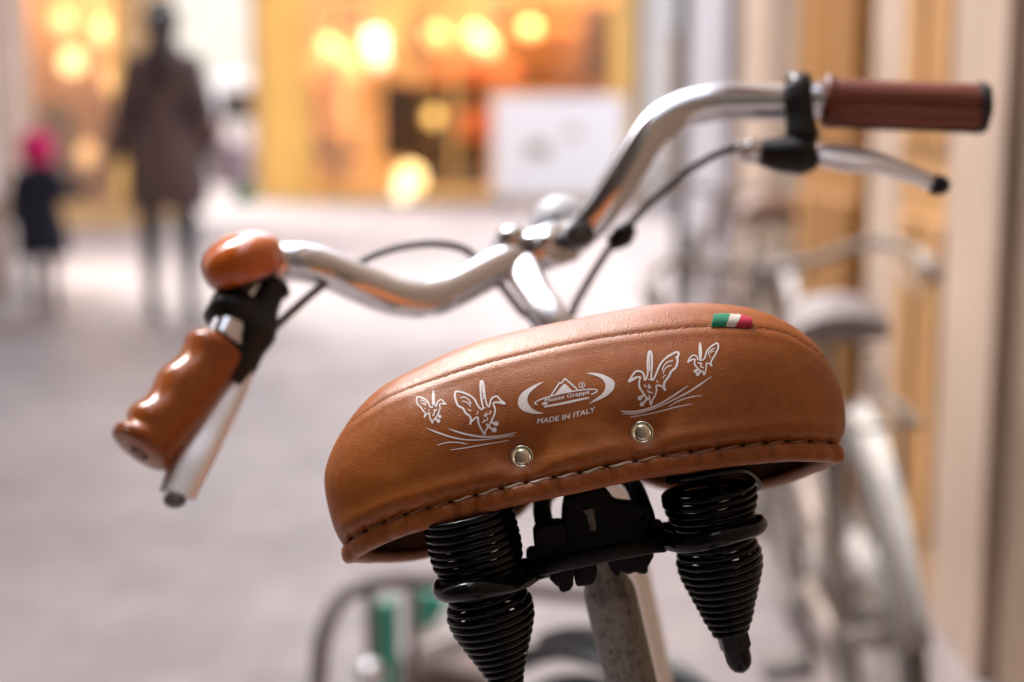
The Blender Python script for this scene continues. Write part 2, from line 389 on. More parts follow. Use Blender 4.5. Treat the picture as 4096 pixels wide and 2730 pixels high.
# interior room
warm_wall = mat('warm_shop_wall', (0.56, 0.38, 0.19), 0.8, nscale=0.9, col2=(0.33, 0.19, 0.09))
warm_floor = mat('shop_floor', (0.52, 0.32, 0.12), 0.5)
mb = MB(); mb.box((-0.8, Y + 2.9, 1.9), (4.5, 0.1, 3.7)); mb.box((-3.1, Y + 1.6, 1.9), (0.08, 2.4, 3.7)); mb.box((1.5, Y + 1.6, 1.9), (0.08, 2.4, 3.7)); mb.box((-0.8, Y + 1.62, 3.7), (4.5, 2.4, 0.1))
mb.obj('interior', warm_wall, shop, False)
slab('window_floor', -3.05, 1.45, Y + 0.05, Y + 2.8, 0.08, 0.14, warm_floor, shop)
for x in (-3.0, -2.86, -0.8, 1.4): slab('window_frame', x - 0.04, x + 0.04, Y - 0.05, Y + 0.06, 0.12, 2.95, gold_trim, shop)
slab('window_pane', -2.8, -0.85, Y, Y + 0.012, 0.14, 2.94, glass, shop, 0); slab('window_pane', -0.75, 1.35, Y, Y + 0.012, 0.14, 2.94, glass, shop, 0)
slab('gold_surround', -3.45, -2.8, Y - 0.06, Y - 0.003, 0.0, 3.2, gold_trim, shop); slab('gold_surround', 1.45, 1.6, Y - 0.06, Y - 0.003, 0.0, 3.2, gold_trim, shop)
slab('sill', -3.05, 1.45, Y - 0.12, Y - 0.003, 0.0, 0.118, gold_trim, shop)
slab('fascia', -3.05, 1.45, Y - 0.08, Y - 0.003, 2.97, 3.3, wood_d, shop)
def lamp(x, y, z, r, col, st, label, group='small warm lamps in the shop display', z0=None):
    o = empty('display_lamp', (x, y, z if z0 is None else z0)); tag(o, label, 'lamp', group)
    MB().ball((x, y, z), r * 2.2, 16, 10).obj('bulb', emis('lamp_glow', (col[0], col[1] * 1.05, min(1, col[2] * 1.35)), st * .028), o)
    if z0 is None: MB().cyl((x, y, z + r), (x, y, 3.0), 0.012, n=8).obj('cord', iron, o)
    else: MB().cyl((x, y, z0), (x, y, z - r), 0.02, n=8).lathe([(0, 0.12), (0.02, 0.12), (0.03, 0.02)], (x, y, z0), (0, 0, 1), 16).obj('stand', iron, o)
    return o
def atY(px, py, d):            # world point at forward distance d
    k = ray(px, py); return CAM + k * (d / k.y)
def lampat(px, py, d, r, col, st, label, **kw):
    q = atY(px, py, d); return lamp(q.x, d, q.z, r, col, st, label, **kw)
lampat(1500, 165, 20.6, 0.07, (1.0, 0.72, 0.42), 26, 'brightest round white lamp hanging in the shop display')
lampat(1515, 240, 21.0, 0.06, (1.0, 0.66, 0.36), 16, 'lamp hanging just below the brightest one')
lampat(1745, 150, 20.9, 0.07, (1.0, 0.55, 0.16), 10, 'amber lamp in the middle of the shop display')
lampat(1900, 150, 21.1, 0.07, (1.0, 0.60, 0.22), 14, 'pale amber lamp right of the middle of the display')
lampat(1950, 190, 20.8, 0.06, (1.0, 0.60, 0.24), 12, 'low pale lamp right of the middle of the display')
lampat(2120, 120, 21.3, 0.06, (1.0, 0.55, 0.18), 10, 'amber lamp towards the right side of the display')
lampat(1310, 190, 21.2, 0.06, (1.0, 0.58, 0.22), 11, 'amber lamp above the camel coat')
lampat(1733, 470, 20.3, 0.05, (1.0, 0.62, 0.14), 11, 'low yellow lamp over the display shelf')
lampat(1640, 715, 20.2, 0.09, (1.0, 0.72, 0.25), 18, 'bright yellow floor lamp at the foot of the shop window', z0=0.14)
lampat(1610, 770, 19.4, 0.05, (1.0, 0.78, 0.40), 14, 'small pale lantern on the pavement in front of the shop', group='lanterns on the pavement', z0=0.0)
# fill lights added out of sight to brighten the shop window
for x in (-2.2, -0.2, 0.9):
    o = MB().box((x, Y + .75, 3.5), (1.1, 0.5, 0.04)).obj('fill_light', emis('fill_glow', (1.0, 0.80, 0.54), 14), None, False)
    tag(o, 'unseen warm light added inside the shop, ' + {-2.2: 'above the camel coat', -0.2: 'in the middle', 0.9: 'above the shelves'}[x], 'light', 'added fill lights in the shop')
# camel coat on a stand
cf = empty('dress_form', (-2.4, Y + 0.9, 0.14)); tag(cf, 'camel coat on a black dress form in the lit shop window', 'dress form')
q = atY(1345, 400, Y + 0.9)
camel = mat('camel_wool', (0.80, 0.50, 0.26), 0.9, noise=0.08, nscale=6)
MB().lathe([(0, 0.02), (0.0, 0.30), (0.25, 0.31), (0.6, 0.24), (0.85, 0.25), (1.15, 0.24), (1.32, 0.20), (1.38, 0.08), (1.40, 0.01)], (q.x, q.y, 0.78), (0, 0, 1), 24).obj('coat', camel, cf)
for s in (-1, 1): MB().tube([(q.x + s * 0.22, q.y, 2.05), (q.x + s * 0.30, q.y - 0.02, 1.6), (q.x + s * 0.32, q.y - 0.05, 1.15)], [0.09, 0.075, 0.06]).obj('sleeve', camel, cf)
MB().cyl((q.x, q.y, 0.14), (q.x, q.y, 0.8), 0.03).lathe([(0, 0), (0, 0.2), (0.03, 0.2), (0.04, 0.03)], (q.x, q.y, 0.14), (0, 0, 1)).obj('stand', iron, cf)
MB().tube([(q.x - 0.26, q.y - 0.1, 0.8), (q.x - 0.22, q.y - .1, 0.62), (q.x, q.y - 0.1, 0.55), (q.x + 0.3, q.y - 0.1, 0.66)], 0.09).obj('lining', wood_d, cf)
# other garments and shelves in the window
def block(name, px0, px1, py0, py1, d, th, m, label, cat, group=None, bev=0.03):
    a = atY(px0, py1, d); b = atY(px1, py0, d)
    o = MB().box(((a.x + b.x) / 2, d + th / 2, (a.z + b.z) / 2), (abs(b.x - a.x), th, abs(b.z - a.z))).obj(name, m, None, False, bevel=bev)
    return tag(o, label, cat, group)
def shelf(px0, px1, py0, py1, d, th, m, label, n=3, goods=()):
    a = atY(px0, py1, d); b = atY(px1, py0, d); e = empty('shelf_unit', ((a.x + b.x) / 2, d + th / 2, a.z)); tag(e, label, 'shelf')
    for x in (a.x + 0.02, b.x - 0.02): slab('side', x - 0.02, x + 0.02, d, d + th, a.z, b.z, m, e)
    slab('back', a.x + 0.04, b.x - 0.04, d + th - 0.02, d + th, a.z, b.z, m, e)
    for k in range(n + 1): z = a.z + (b.z - a.z - 0.03) * k / n; slab('board', a.x + 0.041, b.x - 0.041, d, d + th - 0.022, z, z + 0.03, m, e)
    return e
red = mat('orange_red_cloth', (0.70, 0.20, 0.07), 0.8, noise=0.15, nscale=5)
olive = mat('olive_brown', (0.22, 0.15, 0.07), 0.8, noise=0.2, nscale=5)
shelf(1640, 1950, 340, 770, Y + 1.2, 0.35, olive, 'dark wooden shelf unit in the lower middle of the shop window')
shelf(2030, 2440, 20, 340, Y + 1.8, 0.35, wood_o, 'honey wood wall shelf at the upper right inside the shop')
block('folded_cloth', 1730, 2080, 255, 335, Y + 0.9, 0.3, red, 'long band of orange red cloth on a rail across the shop window', 'cloth')
block('folded_cloth', 1820, 1990, 440, 560, Y + 0.7, 0.3, red, 'square orange red cloth pile lower in the shop window', 'cloth')
block('garment', 1530, 1640, 330, 640, Y + 1.0, 0.25, mat('black_cloth', (0.03, 0.022, 0.02), 0.9), 'black garment hanging right of the camel coat', 'garment')
block('garment', 1340, 1460, 20, 110, Y + 1.6, 0.25, wood_d, 'dark brown garment hanging at the top left of the display', 'garment')
block('garment', 1640, 1730, 40, 240, Y + 2.0, 0.2, wood_d, 'dark brown garment between the bright lamp and the amber lamp', 'garment')
block('garment', 1960, 2060, 0, 110, Y + 1.9, 0.2, wood_d, 'dark brown garment at the top right of the display', 'garment')
block('garment', 2330, 2450, 20, 330, Y + 0.6, 0.3, mat('brown_cloth', (0.16, 0.09, 0.06), 0.9), 'brown garment at the right edge of the shop window', 'garment')
# white display board in front
wb = empty('display_board', (0.6, 18.6, 0)); tag(wb, 'large white display board standing on the paving in front of the shop window', 'board')
a = atY(1975, 800, 18.6); b = atY(2500, 385, 18.6)
slab('panel', a.x, b.x, 18.6, 18.66, 0.12, b.z, mat('white_board', (0.80, 0.79, 0.80), 0.5), wb)
for x in (a.x + 0.1, b.x - 0.1): slab('foot', x - 0.04, x + 0.04, 18.4, 18.85, 0, 0.118, iron, wb)
q1 = atY(2150, 600, 18.58); slab('printed_patch', q1.x - 0.13, q1.x + 0.13, 18.58, 18.598, q1.z - 0.08, q1.z + 0.08, olive, wb)
q1 = atY(2290, 530, 18.58); slab('printed_patch', q1.x - 0.09, q1.x + 0.09, 18.58, 18.598, q1.z - 0.05, q1.z + 0.05, mat('dull_rose', (0.5, 0.25, 0.22), 0.8), wb)

# building right of the shop, beyond the lane corner
fb = facade(1.9, 9.0, 21.0, 7.0, plaster_white, 'white plastered building right of the shop, behind the drainpipe corner', [(2.3, 3.2, 0, 2.4)], 6,
            floors=[(3.0, 4.0, 4.4), (5.5, 6.5, 4.4)])
slab('door', 2.3, 3.2, 21.1, 21.2, 0, 2.4, wood_l, fb)
# bright cream building far away between the two shops
facade(-18, -4.2, 34, 13, plaster_cream, 'tall cream plastered building far back between the two shops', [(-9.5, -8.4, 0, 2.6)], 8,
       floors=[(-9.4, -8.4, 4.6), (-12.4, -11.4, 4.6), (-9.4, -8.4, 8.6)])
# left side of the lane and the amber shop behind it
LX = -3.2
lb = empty('building', (LX, 8.5, 0)); tag(lb, 'pale pink corner building at the far left edge of the lane', 'building')
slab('wall', LX - 6, LX, 4.8, 9.5, 0, 6.5, plaster_pink, lb)  # near end lengthened out of view to shade the near paving
slab('plinth', LX + 0.002, LX + 0.06, 4.85, 8.897, 0, 0.6, stone_b, lb)
slab('quoin', LX - 0.6, LX + 0.03, 8.9, 9.53, 0.603, 6.4, stone_l, lb)
slab('roof', LX - 6.2, LX + 0.5, 4.5, 9.9, 6.5, 6.8, roof_t, lb)
for y in (5.8, 7.7):
    for z in (1.2, 4.2):
        wv = slab('window', LX - 0.1, LX + 0.03, y - 0.55, y + 0.55, z, z + 1.7, wood_d, lb)
        for k in (-0.26, 0.26): slab('pane', LX + 0.032, LX + 0.05, y + k - 0.22, y + k + 0.22, z + 0.1, z + 1.6, dark_glass, wv, 0.002)
lb2 = empty('building', (LX, -2, 0)); tag(lb2, 'unseen brown house added left of the camera, cutting sky light on the saddle', 'building')
slab('wall', LX - 6, LX, -4.8, 2.0, 0, 8.5, plaster_brown, lb2); slab('roof', LX - 6.2, LX + 0.4, -5.0, 2.3, 8.503, 8.8, roof_t, lb2)  # out of view, put in to keep sky light off the rear panel
for y in (-3.0, 0.2):
    for z in (1.2, 4.4):
        wv = slab('window', LX + 0.003, LX + 0.04, y - 0.55, y + 0.55, z, z + 1.7, wood_d, lb2)
        for k in (-0.26, 0.26): slab('pane', LX + 0.042, LX + 0.06, y + k - 0.22, y + k + 0.22, z + 0.1, z + 1.6, dark_glass, wv, 0.002)
YL2 = 14.5
ls = facade(-9.0, -3.72, YL2, 5.2, plaster_ochre, 'ochre building with an amber lit shop window behind the woman and child', [(-5.0, -3.95, 0.25, 3.2)], 1.1)
mb = MB(); mb.box((-4.5, YL2 + 1.25, 1.75), (1.34, 0.1, 3.2)); mb.box((-5.2, YL2 + .85, 1.75), (0.08, .85, 3.2)); mb.box((-3.92, YL2 + .85, 1.75), (0.06, .85, 3.2)); mb.box((-4.5, YL2 + .85, 3.4), (1.3, .85, 0.1)); mb.box((-4.5, YL2 + .85, 0.2), (1.3, .85, 0.08))
mb.obj('interior', warm_wall, ls, False)
slab('window_pane', -4.98, -3.97, YL2 + .05, YL2 + 0.06, 0.26, 3.19, glass, ls, 0)
for x in (-4.98, -3.97): slab('window_frame', x - 0.05, x + 0.05, YL2 - 0.05, YL2 + 0.04, 0.26, 3.19, gold_trim, ls)
for (x0_, z, d_, m_, lab) in [(-4.95, 1.25, .5, olive, 'olive display stand at the left in the amber shop window'), (-4.6, 1.7, .7, wood_l, 'tall honey display stand in the amber shop window'), (-4.25, 1.2, .6, wood_o, 'honey wood display stand at the right in the amber shop window')]:
    o = slab('display_stand', x0_, x0_ + .27, YL2 + d_, YL2 + d_ + .3, 0.24, z, m_, None); tag(o, lab, 'display stand')
for i, (px, py, d, st, lab) in enumerate([(470, 40, 15.2, 13, 'upper right'), (520, 140, 15.4, 12, 'rightmost'), (290, 250, 15.0, 11, 'middle'), (420, 130, 15.3, 9, 'upper middle'), (250, 90, 15.3, 5, 'upper left'), (430, 320, 15.4, 6, 'lower middle'), (350, 620, 15.15, 3, 'lowest'), (540, 20, 15.5, 12, 'topmost right')]):
    q = atY(px, py, d)
    o = MB().ball(q, 0.12, 16, 10).obj('display_lamp', emis('amber_glow', (1.0, 0.62, 0.28), st * .048), None)
    tag(o, 'amber lamp in the shop window behind the woman, ' + lab + ' one', 'lamp', 'amber lamps in the left shop window')
o = slab('fill_light', -4.8, -4.1, YL2 + .6, YL2 + 1.2, 3.2, 3.24, emis('fill_glow_left', (1.0, 0.76, 0.48), 9), None); tag(o, 'unseen warm light added inside the amber shop behind the woman', 'light')  # hidden fill added to light this window from inside
# unseen building added behind the camera to darken reflections and the saddle rear
facade(-14, 12, -4.9, 11, mat('dark_blocker', (0.10, 0.08, 0.065), 0.8, noise=0.15, nscale=2), 'unseen dark building added behind the camera, darkening reflections and the saddle rear', [], 0.5)
bpy.data.objects['building'].name = 'building'

# ------------------------------------------------------------------ people
def skin_body(name, joints, edges, m, parent, sub=2):
    me = bpy.data.meshes.new(name); me.from_pydata([j[0] for j in joints], edges, [])
    o = bpy.data.objects.new(name, me); S.collection.objects.link(o); me.materials.append(m)
    md = o.modifiers.new('skin', 'SKIN'); md.use_smooth_shade = True
    for i, j in enumerate(joints):
        sv = me.skin_vertices[0].data[i]; rr = j[1] if hasattr(j[1], '__len__') else (j[1], j[1]); sv.radius = rr; sv.use_root = (i == 0)
    sb = o.modifiers.new('sub', 'SUBSURF'); sb.levels = sub; sb.render_levels = sub
    o.parent = parent
    return o
skin_m = mat('skin', (0.55, 0.33, 0.24), 0.55)
def person(loc, h, rz, label, coatm, legm, hairm, coat_len, arms, hatm=None, pony=False, wide=1.0, sh=.18):
    e = empty('person', loc, rz); tag(e, label, 'person'); k = h / 1.7; V = lambda x, y, z: (x * k, y * k, z * k)
    J = [(V(0, 0, .93), .13 * k), (V(0, 0.0, 1.15), .115 * k), (V(0, 0, 1.34), .13 * k), (V(0, 0.0, 1.46), .055 * k), (V(0, .015, 1.56), .085 * k), (V(0, .015, 1.64), .078 * k)]
    E = [(0, 1), (1, 2), (2, 3), (3, 4), (4, 5)]
    for s, (el, wr, hd) in zip((-1, 1), arms):
        b = len(J); J += [(V(s * .17, 0, 1.38), .055 * k), (V(*el), .042 * k), (V(*wr), .03 * k), (V(*hd), .035 * k)]
        E += [(2, b), (b, b + 1), (b + 1, b + 2), (b + 2, b + 3)]
    for s, st in ((-1, .10), (1, -.10)):
        b = len(J); J += [(V(s * .095, 0, .86), .085 * k), (V(s * .11, st * .6 + .02, .48), .06 * k), (V(s * .12, st - .01, .11), .038 * k), (V(s * .12, st + .13, .035), .035 * k)]
        E += [(0, b), (b, b + 1), (b + 1, b + 2), (b + 2, b + 3)]
    skin_body('body', J, E, legm, e)
    # head shape with face, own skin
    f = MB(); f.ball(V(0, .02, 1.59), .095 * k, 20, 14, (0.85, 1.0, 1.22)); f.ball(V(0, .12, 1.575), .016 * k); f.ball(V(-.08, .015, 1.58), .022 * k, sc=(.5, 1, 1.4)); f.ball(V(.08, .015, 1.58), .022 * k, sc=(.5, 1, 1.4))
    f.obj('head', skin_m, e, local=True)
    for s in (-1, 1): MB().ball(V(s * .033, .108, 1.605), .011 * k).obj('eye', M['black_plastic'], e, local=True)
    MB().ball(V(0, .108, 1.535), .022 * k, sc=(1.2, .4, .35)).obj('mouth', mat('lips', (0.4, 0.12, 0.1), .5), e, local=True)
    hb = MB().ball(V(0, -.008, 1.615), .108 * k, 20, 14, (0.9, 0.98, 1.16))
    if pony: hb.tube([V(0, -.08, 1.66), V(0, -.15, 1.60), V(.01, -.16, 1.45), V(.02, -.13, 1.25)], [.04 * k, .055 * k, .05 * k, .015 * k])
    hb.obj('hair', hairm, e, local=True)
    if hatm: MB().lathe([(-.13 * k, .15 * k), (.02 * k, .175 * k), (.12 * k, .15 * k), (.19 * k, .05 * k), (.195 * k, 0)], V(0, 0, 1.62), (0, 0, 1)).ball(V(0, 0, 1.77), .035 * k).obj('hat', hatm, e, local=True)
    # coat
    zb = coat_len; prof = [(zb, .235 * wide), (zb + .12, .24 * wide), (.95, .205 * wide), (1.12, .175 * wide), (1.3, .19 * wide), (1.4, sh), (1.47, .10), (1.49, .06)]
    v = []; fc = []; n = 28; prof = spline(prof, 4)
    for z, r in prof:
        for j in range(n):
            g_ = 2 * math.pi * j / n; q_ = 1 + 0.03 * math.sin(5 * g_ + z * 9)
            v.append(V(r * math.cos(g_) * q_, r * .68 * math.sin(g_) * q_, z + 0.01 * math.sin(z * 60)))
    for i in range(len(prof) - 1):
        for j in range(n): fc.append((i * n + j, i * n + (j + 1) % n, (i + 1) * n + (j + 1) % n, (i + 1) * n + j))
    build('coat', v, fc, coatm, e, local=True)
    for s, (el, wr, hd) in zip((-1, 1), arms):
        MB().tube([V(*q_) for q_ in spline([(s * (sh - .05), 0, 1.41), (s * sh, 0, 1.33), el, wr], 5)], [.085 * k] * 6 + [.075 * k] * 5 + [.062 * k] * 5).obj('sleeve', coatm, e, local=True)
        hm = MB(); w_ = Vector(V(*wr)); d_ = (Vector(V(*hd)) - w_).normalized()
        hm.ball(w_ + d_ * .05 * k, .04 * k, sc=(.55, .9, 1.1))
        for q_ in range(4): a_ = w_ + d_ * .08 * k + Vector((0, (q_ - 1.5) * .018 * k, 0)); hm.tube([a_, a_ + d_ * .04 * k, a_ + d_ * (.065 - .006 * abs(q_ - 1)) * k + Vector((-s * .012 * k, 0, 0))], .009 * k, 8)
        hm.tube([w_ + d_ * .03 * k + Vector((0, .03 * k, 0)), w_ + d_ * .07 * k + Vector((-s * .02 * k, .05 * k, 0))], .01 * k, 8)
        hm.obj('hand', skin_m, e, local=True)
    for s, st in ((-1, .10), (1, -.10)):
        MB().ball(V(s * .12, st + .05, .045), .06 * k, sc=(.75, 2.1, .7)).obj('shoe', M['rubber'], e, local=True)
    return e
brown_coat = mat('brown_quilted_coat', (0.135, 0.088, 0.082), 0.75, noise=0.2, nscale=6)
wq = atY(688, 1270, 7.7)
person((wq.x, 7.7, 0), 1.68, R(4), 'woman from behind in a long brown quilted coat, holding a child by the hand', brown_coat, mat('dark_teal_trousers', (0.02, 0.03, 0.038), 0.8),
       mat('dark_brown_hair', (0.035, 0.02, 0.016), 0.6), 0.62, [((-.21, 0.02, 1.12), (-.27, .05, .90), (-.36, .06, .80)), ((.21, -.02, 1.12), (.23, .06, .90), (.26, .08, .82))], pony=True, wide=0.93, sh=.145)
cq = atY(176, 1170, 7.85)
person((cq.x, 7.85, 0), 0.96, R(0), 'small child in a bright pink hat and navy coat walking on the left', mat('navy_coat', (0.012, 0.016, 0.035), 0.8), mat('navy_trousers', (0.012, 0.018, 0.04), 0.8),
       mat('child_hair', (0.06, 0.035, 0.02), .6), 0.60, [((-.24, 0, 1.14), (-.26, .05, .92), (-.26, .07, .84)), ((.28, 0, 1.2), (.45, -.05, 1.24), (.57, -.09, 1.32))], hatm=mat('pink_wool', (0.75, 0.02, 0.16), 0.9), wide=1.1)
# bags in the woman's right hand
def bag(px, py, d, wdt, hgt, m, label, group=None, name='shopping_bag'):
    q = atY(px, py, d); e = empty(name, (q.x, d, q.z - hgt / 2)); tag(e, label, 'bag', group)
    slab('bag_body', q.x - wdt / 2, q.x + wdt / 2, d - 0.05, d + 0.05, q.z - hgt / 2, q.z + hgt / 2, m, e, 0.03)
    MB().tube(spline([(q.x - wdt * .3, d, q.z + hgt / 2), (q.x - wdt * .12, d, q.z + hgt / 2 + .14), (q.x + wdt * .12, d, q.z + hgt / 2 + .14), (q.x + wdt * .3, d, q.z + hgt / 2)], 5), 0.008, 8).obj('handle', M['black_plastic'], e)
bag(925, 655, 7.75, 0.20, 0.24, mat('lilac_paper', (0.60, 0.50, 0.56), 0.6), 'pale lilac shopping bag hanging from the right hand of the woman')
bag(975, 770, 8.0, 0.12, 0.14, mat('green_paper', (0.05, 0.28, 0.14), 0.6), 'small dark green bag below the lilac shopping bag')

# white van far behind the woman
vn = empty('van', (-5.0, 27, 0)); tag(vn, 'white van parked in front of the cream building, right of the woman', 'van')
a = atY(860, 700, 26); b = atY(1075, 385, 26); vx0, vx1 = a.x, b.x
van_w = mat('white_van_paint', (0.78, 0.78, 0.80), 0.3)
slab('van_body', vx0, vx1, 26, 30, 0.35, 1.95, van_w, vn, 0.15)
slab('rear_window', vx0 + 0.12, vx1 - 0.12, 25.985, 25.998, 1.15, 1.65, dark_glass, vn, 0)
slab('bumper', vx0 - 0.0, vx1 + 0.0, 25.88, 26.0, 0.35, 0.55, M['black_plastic'], vn)
for x in (vx0 + 0.1, vx1 - 0.1):
    slab('tail_light', x - 0.05, x + 0.05, 25.975, 25.998, 0.75, 1.1, mat('red_lens', (0.4, 0.02, 0.02), .3), vn, 0)
    for y in (26.8, 29.2): MB().cyl((x - .08, y, .32), (x + .08, y, .32), .32).obj('wheel', M['rubber'], vn)

# ------------------------------------------------------------------ generic bicycle (parked bikes on the right)
pale_tyre = mat('dusty_tyre', (0.13, 0.11, 0.10), 0.8)
def wheel(c, rad, parent, rot=None, tyre_r=0.02, metal=None, spokes=28, axis=(1, 0, 0)):
    """wheel group: tyre is the part, rim, hub and spokes its sub-parts; c world centre, axis of rotation"""
    c = Vector(c); ax = Vector(axis).normalized(); u = Vector((0, 0, 1)); u = (u - ax * u.dot(ax)).normalized(); v_ = ax.cross(u)
    ring = lambda r: [c + (u * math.cos(t) + v_ * math.sin(t)) * r for t in [2 * math.pi * i / 64 for i in range(64)]]
    t = MB().tube(ring(rad - tyre_r), tyre_r, 12, True).obj('tyre', pale_tyre if metal else M['rubber'], parent)
    MB().tube(ring(rad - 2.2 * tyre_r), 0.011, 8, True).obj('rim', metal or M['alu'], t)
    MB().cyl(c - ax * .045, c + ax * .045, .018).obj('hub', metal or M['chrome'], t)
    sp = MB()
    for i in range(spokes):
        g_ = 2 * math.pi * i / spokes; s = 1 if i % 2 else -1
        sp.tube([c + ax * s * .025 + (u * math.cos(g_ + .5 * s) + v_ * math.sin(g_ + .5 * s)) * .018, c + (u * math.cos(g_) + v_ * math.sin(g_)) * (rad - 2.2 * tyre_r)], 0.0012, 5)
    tag(sp.obj('spokes', metal or M['chrome'], t), kind='stuff')
    return t
def arc(c, r, a0, a1, n=24, ax=(1, 0, 0)):
    c = Vector(c); ax = Vector(ax).normalized(); u = Vector((0, 0, 1)); u = (u - ax * u.dot(ax)).normalized(); v_ = u.cross(ax)   # angle 0 up, + forward
    return [c + (u * math.cos(a0 + (a1 - a0) * i / n) + v_ * math.sin(a0 + (a1 - a0) * i / n)) * r for i in range(n + 1)]
def strip(name, path, wdt, th, m, parent, ax=(1, 0, 0)):
    """curved band (mudguard) of real thickness"""
    ax = Vector(ax).normalized(); v = []; f = []; n = len(path)
    for i, p in enumerate(path):
        t = (path[min(i + 1, n - 1)] - path[max(i - 1, 0)]).normalized(); nn = t.cross(ax).normalized()
        for (a_, b_) in ((-.5, -.35), (-.3, .0), (0, .15), (.3, 0), (.5, -.35)): v.append(p + ax * a_ * wdt + nn * b_ * wdt)
    for i in range(n - 1):
        for j in range(4): f.append((i * 5 + j, i * 5 + j + 1, (i + 1) * 5 + j + 1, (i + 1) * 5 + j))
    o = build(name, v, f, m, parent); md = o.modifiers.new('solid', 'SOLIDIFY'); md.thickness = th
    return o
dull = mat('dull_grey_metal', (0.27, 0.235, 0.205), 0.8)
def city_bike(x, y, lean, label, fm, gm, sm, rz=0.0, group=None, barh=.86, sc=1.0):
    """26 inch step-through city bike; y = rear hub"""
    e = empty('bicycle', (0, 0, 0)); tag(e, label, 'bicycle', group)
    r = 0.34; Lr = (0, 0, r); F = (0, 1.08, r); BB = (0, .44, .29); ST = (0, .27, .66); HT = (0, .88, .78); HB = (0, .93, .60)
    wheel(Lr, r, e, metal=dull); wheel(F, r, e, metal=dull)
    MB().tube(spline([HT, HB, BB], 8), .018).cyl(BB, ST, .016).tube(spline([HB, (0, .75, .50), (0, .55, .40), (0, .40, .42)], 6), .014).obj('frame', fm, e)
    for s in (-1, 1):
        MB().tube([(s * .05, 0, r), (s * .03, .2, .60), (0, .27, .64)], .009, 8).tube([(s * .05, 0, r), (s * .04, .4, .30)], .010, 8).obj('stay', fm, e)
        MB().tube(spline([(s * .035, .93, .62), (s * .045, .97, .50), (s * .05, 1.08, r)], 5), .011, 8).obj('fork_blade', dull, e)
    strip('mudguard', arc(Lr, r + .025, R(-72), R(60)), .036, .002, gm, e); strip('mudguard', arc(F, r + .025, R(-100), R(35)), .036, .002, gm, e)
    MB().cyl(ST, (0, .235, .80), .013).obj('seat_post', dull, e)
    sd_ = MB(); v = []; f = []
    for i in range(13):
        t = i / 12; wv = .075 * (1 - t) ** .8 * (1 if t > .1 else .8) + .018; yy = .10 + .27 * t
        for j in range(13):
            g_ = math.pi * j / 12; v.append((wv * math.cos(g_), yy, .80 + (.02 + .055 * (1 - t * .7) * min(1, t * 6 + .3)) * math.sin(g_)))
    for i in range(12):
        for j in range(12): f.append((i * 13 + j, i * 13 + j + 1, (i + 1) * 13 + j + 1, (i + 1) * 13 + j))
    f.append(tuple(range(13))); f.append(tuple(range(12 * 13, 13 * 13))[::-1])
    so = build('saddle', v, f, sm, e); md = so.modifiers.new('solid', 'SOLIDIFY'); md.thickness = .008
    for s in (-1, 1): MB().tube([(s * .05 + .018 * math.cos(t * .8), .16 + .018 * math.sin(t * .8), .80 - t * .0035) for t in range(16)], .003, 6).obj('spring', dull, e)
    MB().cyl(HT, (0, .85, .85), .014).obj('stem', dull, e)
    hb = MB().tube(spline([(-.27, .62, barh - .03), (-.28, .72, barh - .01), (-.22, .84, barh + .02), (-.08, .86, barh - .01), (0, .86, barh - .02), (.08, .86, barh - .01), (.22, .84, barh + .02), (.28, .72, barh - .01), (.27, .62, barh - .03)], 6), .011).obj('handlebar', dull, e)
    for s in (-1, 1):
        MB().tube([(s * .27, .60, barh - .035), (s * .28, .72, barh - .01)], .017).obj('grip', dull, hb)
        MB().tube([(s * .25, .80, barh - .02), (s * .25, .70, barh - .06), (s * .25, .62, barh - .07)], .006, 6).obj('brake_lever', dull, hb)
    rk = MB()
    for s in (-1, 1): rk.tube([(s * .05, 0, r), (s * .06, -.05, .70), (s * .06, .0, .72), (s * .06, .25, .72)], .005, 6)
    rk.tube([(s_ * .06, yy, .72) for s_, yy in ((-1, -.18), (1, -.18))], .005, 6); rk.tube([(-.06, .25, .72), (-.06, -.18, .72)], .005, 6).tube([(.06, .25, .72), (.06, -.18, .72)], .005, 6)
    rk.obj('rear_rack', dull, e)
    MB().cyl((-.03, .44, .29), (.03, .44, .29), .07).obj('chainring', dull, e)
    strip('chain_guard', [Vector((.05, y_, .36 - abs(y_ - .3) * .02)) for y_ in (0.02, .15, .3, .45, .52)], .05, .002, gm, e)
    for s, d in ((1, .12), (-1, -.12)):
        MB().tube([(s * .05, .44, .29), (s * .06, .44 + d, .29 - abs(d))], .008, 8).box((s * .10, .44 + d, .29 - abs(d)), (.09, .07, .02)).obj('pedal', pale_tyre, e)
    e.location = (x, y, 0); e.rotation_euler = (0, lean, rz); e.scale = (sc, sc, sc)
    return e
beige_p = mat('beige_bike_paint', (0.42, 0.33, 0.27), 0.35, noise=0.1)
white_g = mat('white_mudguard', (0.46, 0.43, 0.40), 0.6)
city_bike(0.555, 1.98, R(-6), 'beige bicycle with a white rear mudguard and grey saddle parked nearest on the right', beige_p, white_g, mat('grey_saddle', (0.28, 0.235, 0.23), .6), R(-3), 'bicycles parked along the right-hand wall', sc=0.92)
city_bike(0.62, 3.7, R(5), 'brown bicycle leaning against the right wall behind the beige one', mat('brown_bike_paint', (0.20, 0.12, 0.08), 0.4), mat('grey_mudguard', (.45, .42, .42), .4), mat('brown_saddle', (0.22, 0.12, 0.08), .5), R(2), 'bicycles parked along the right-hand wall')

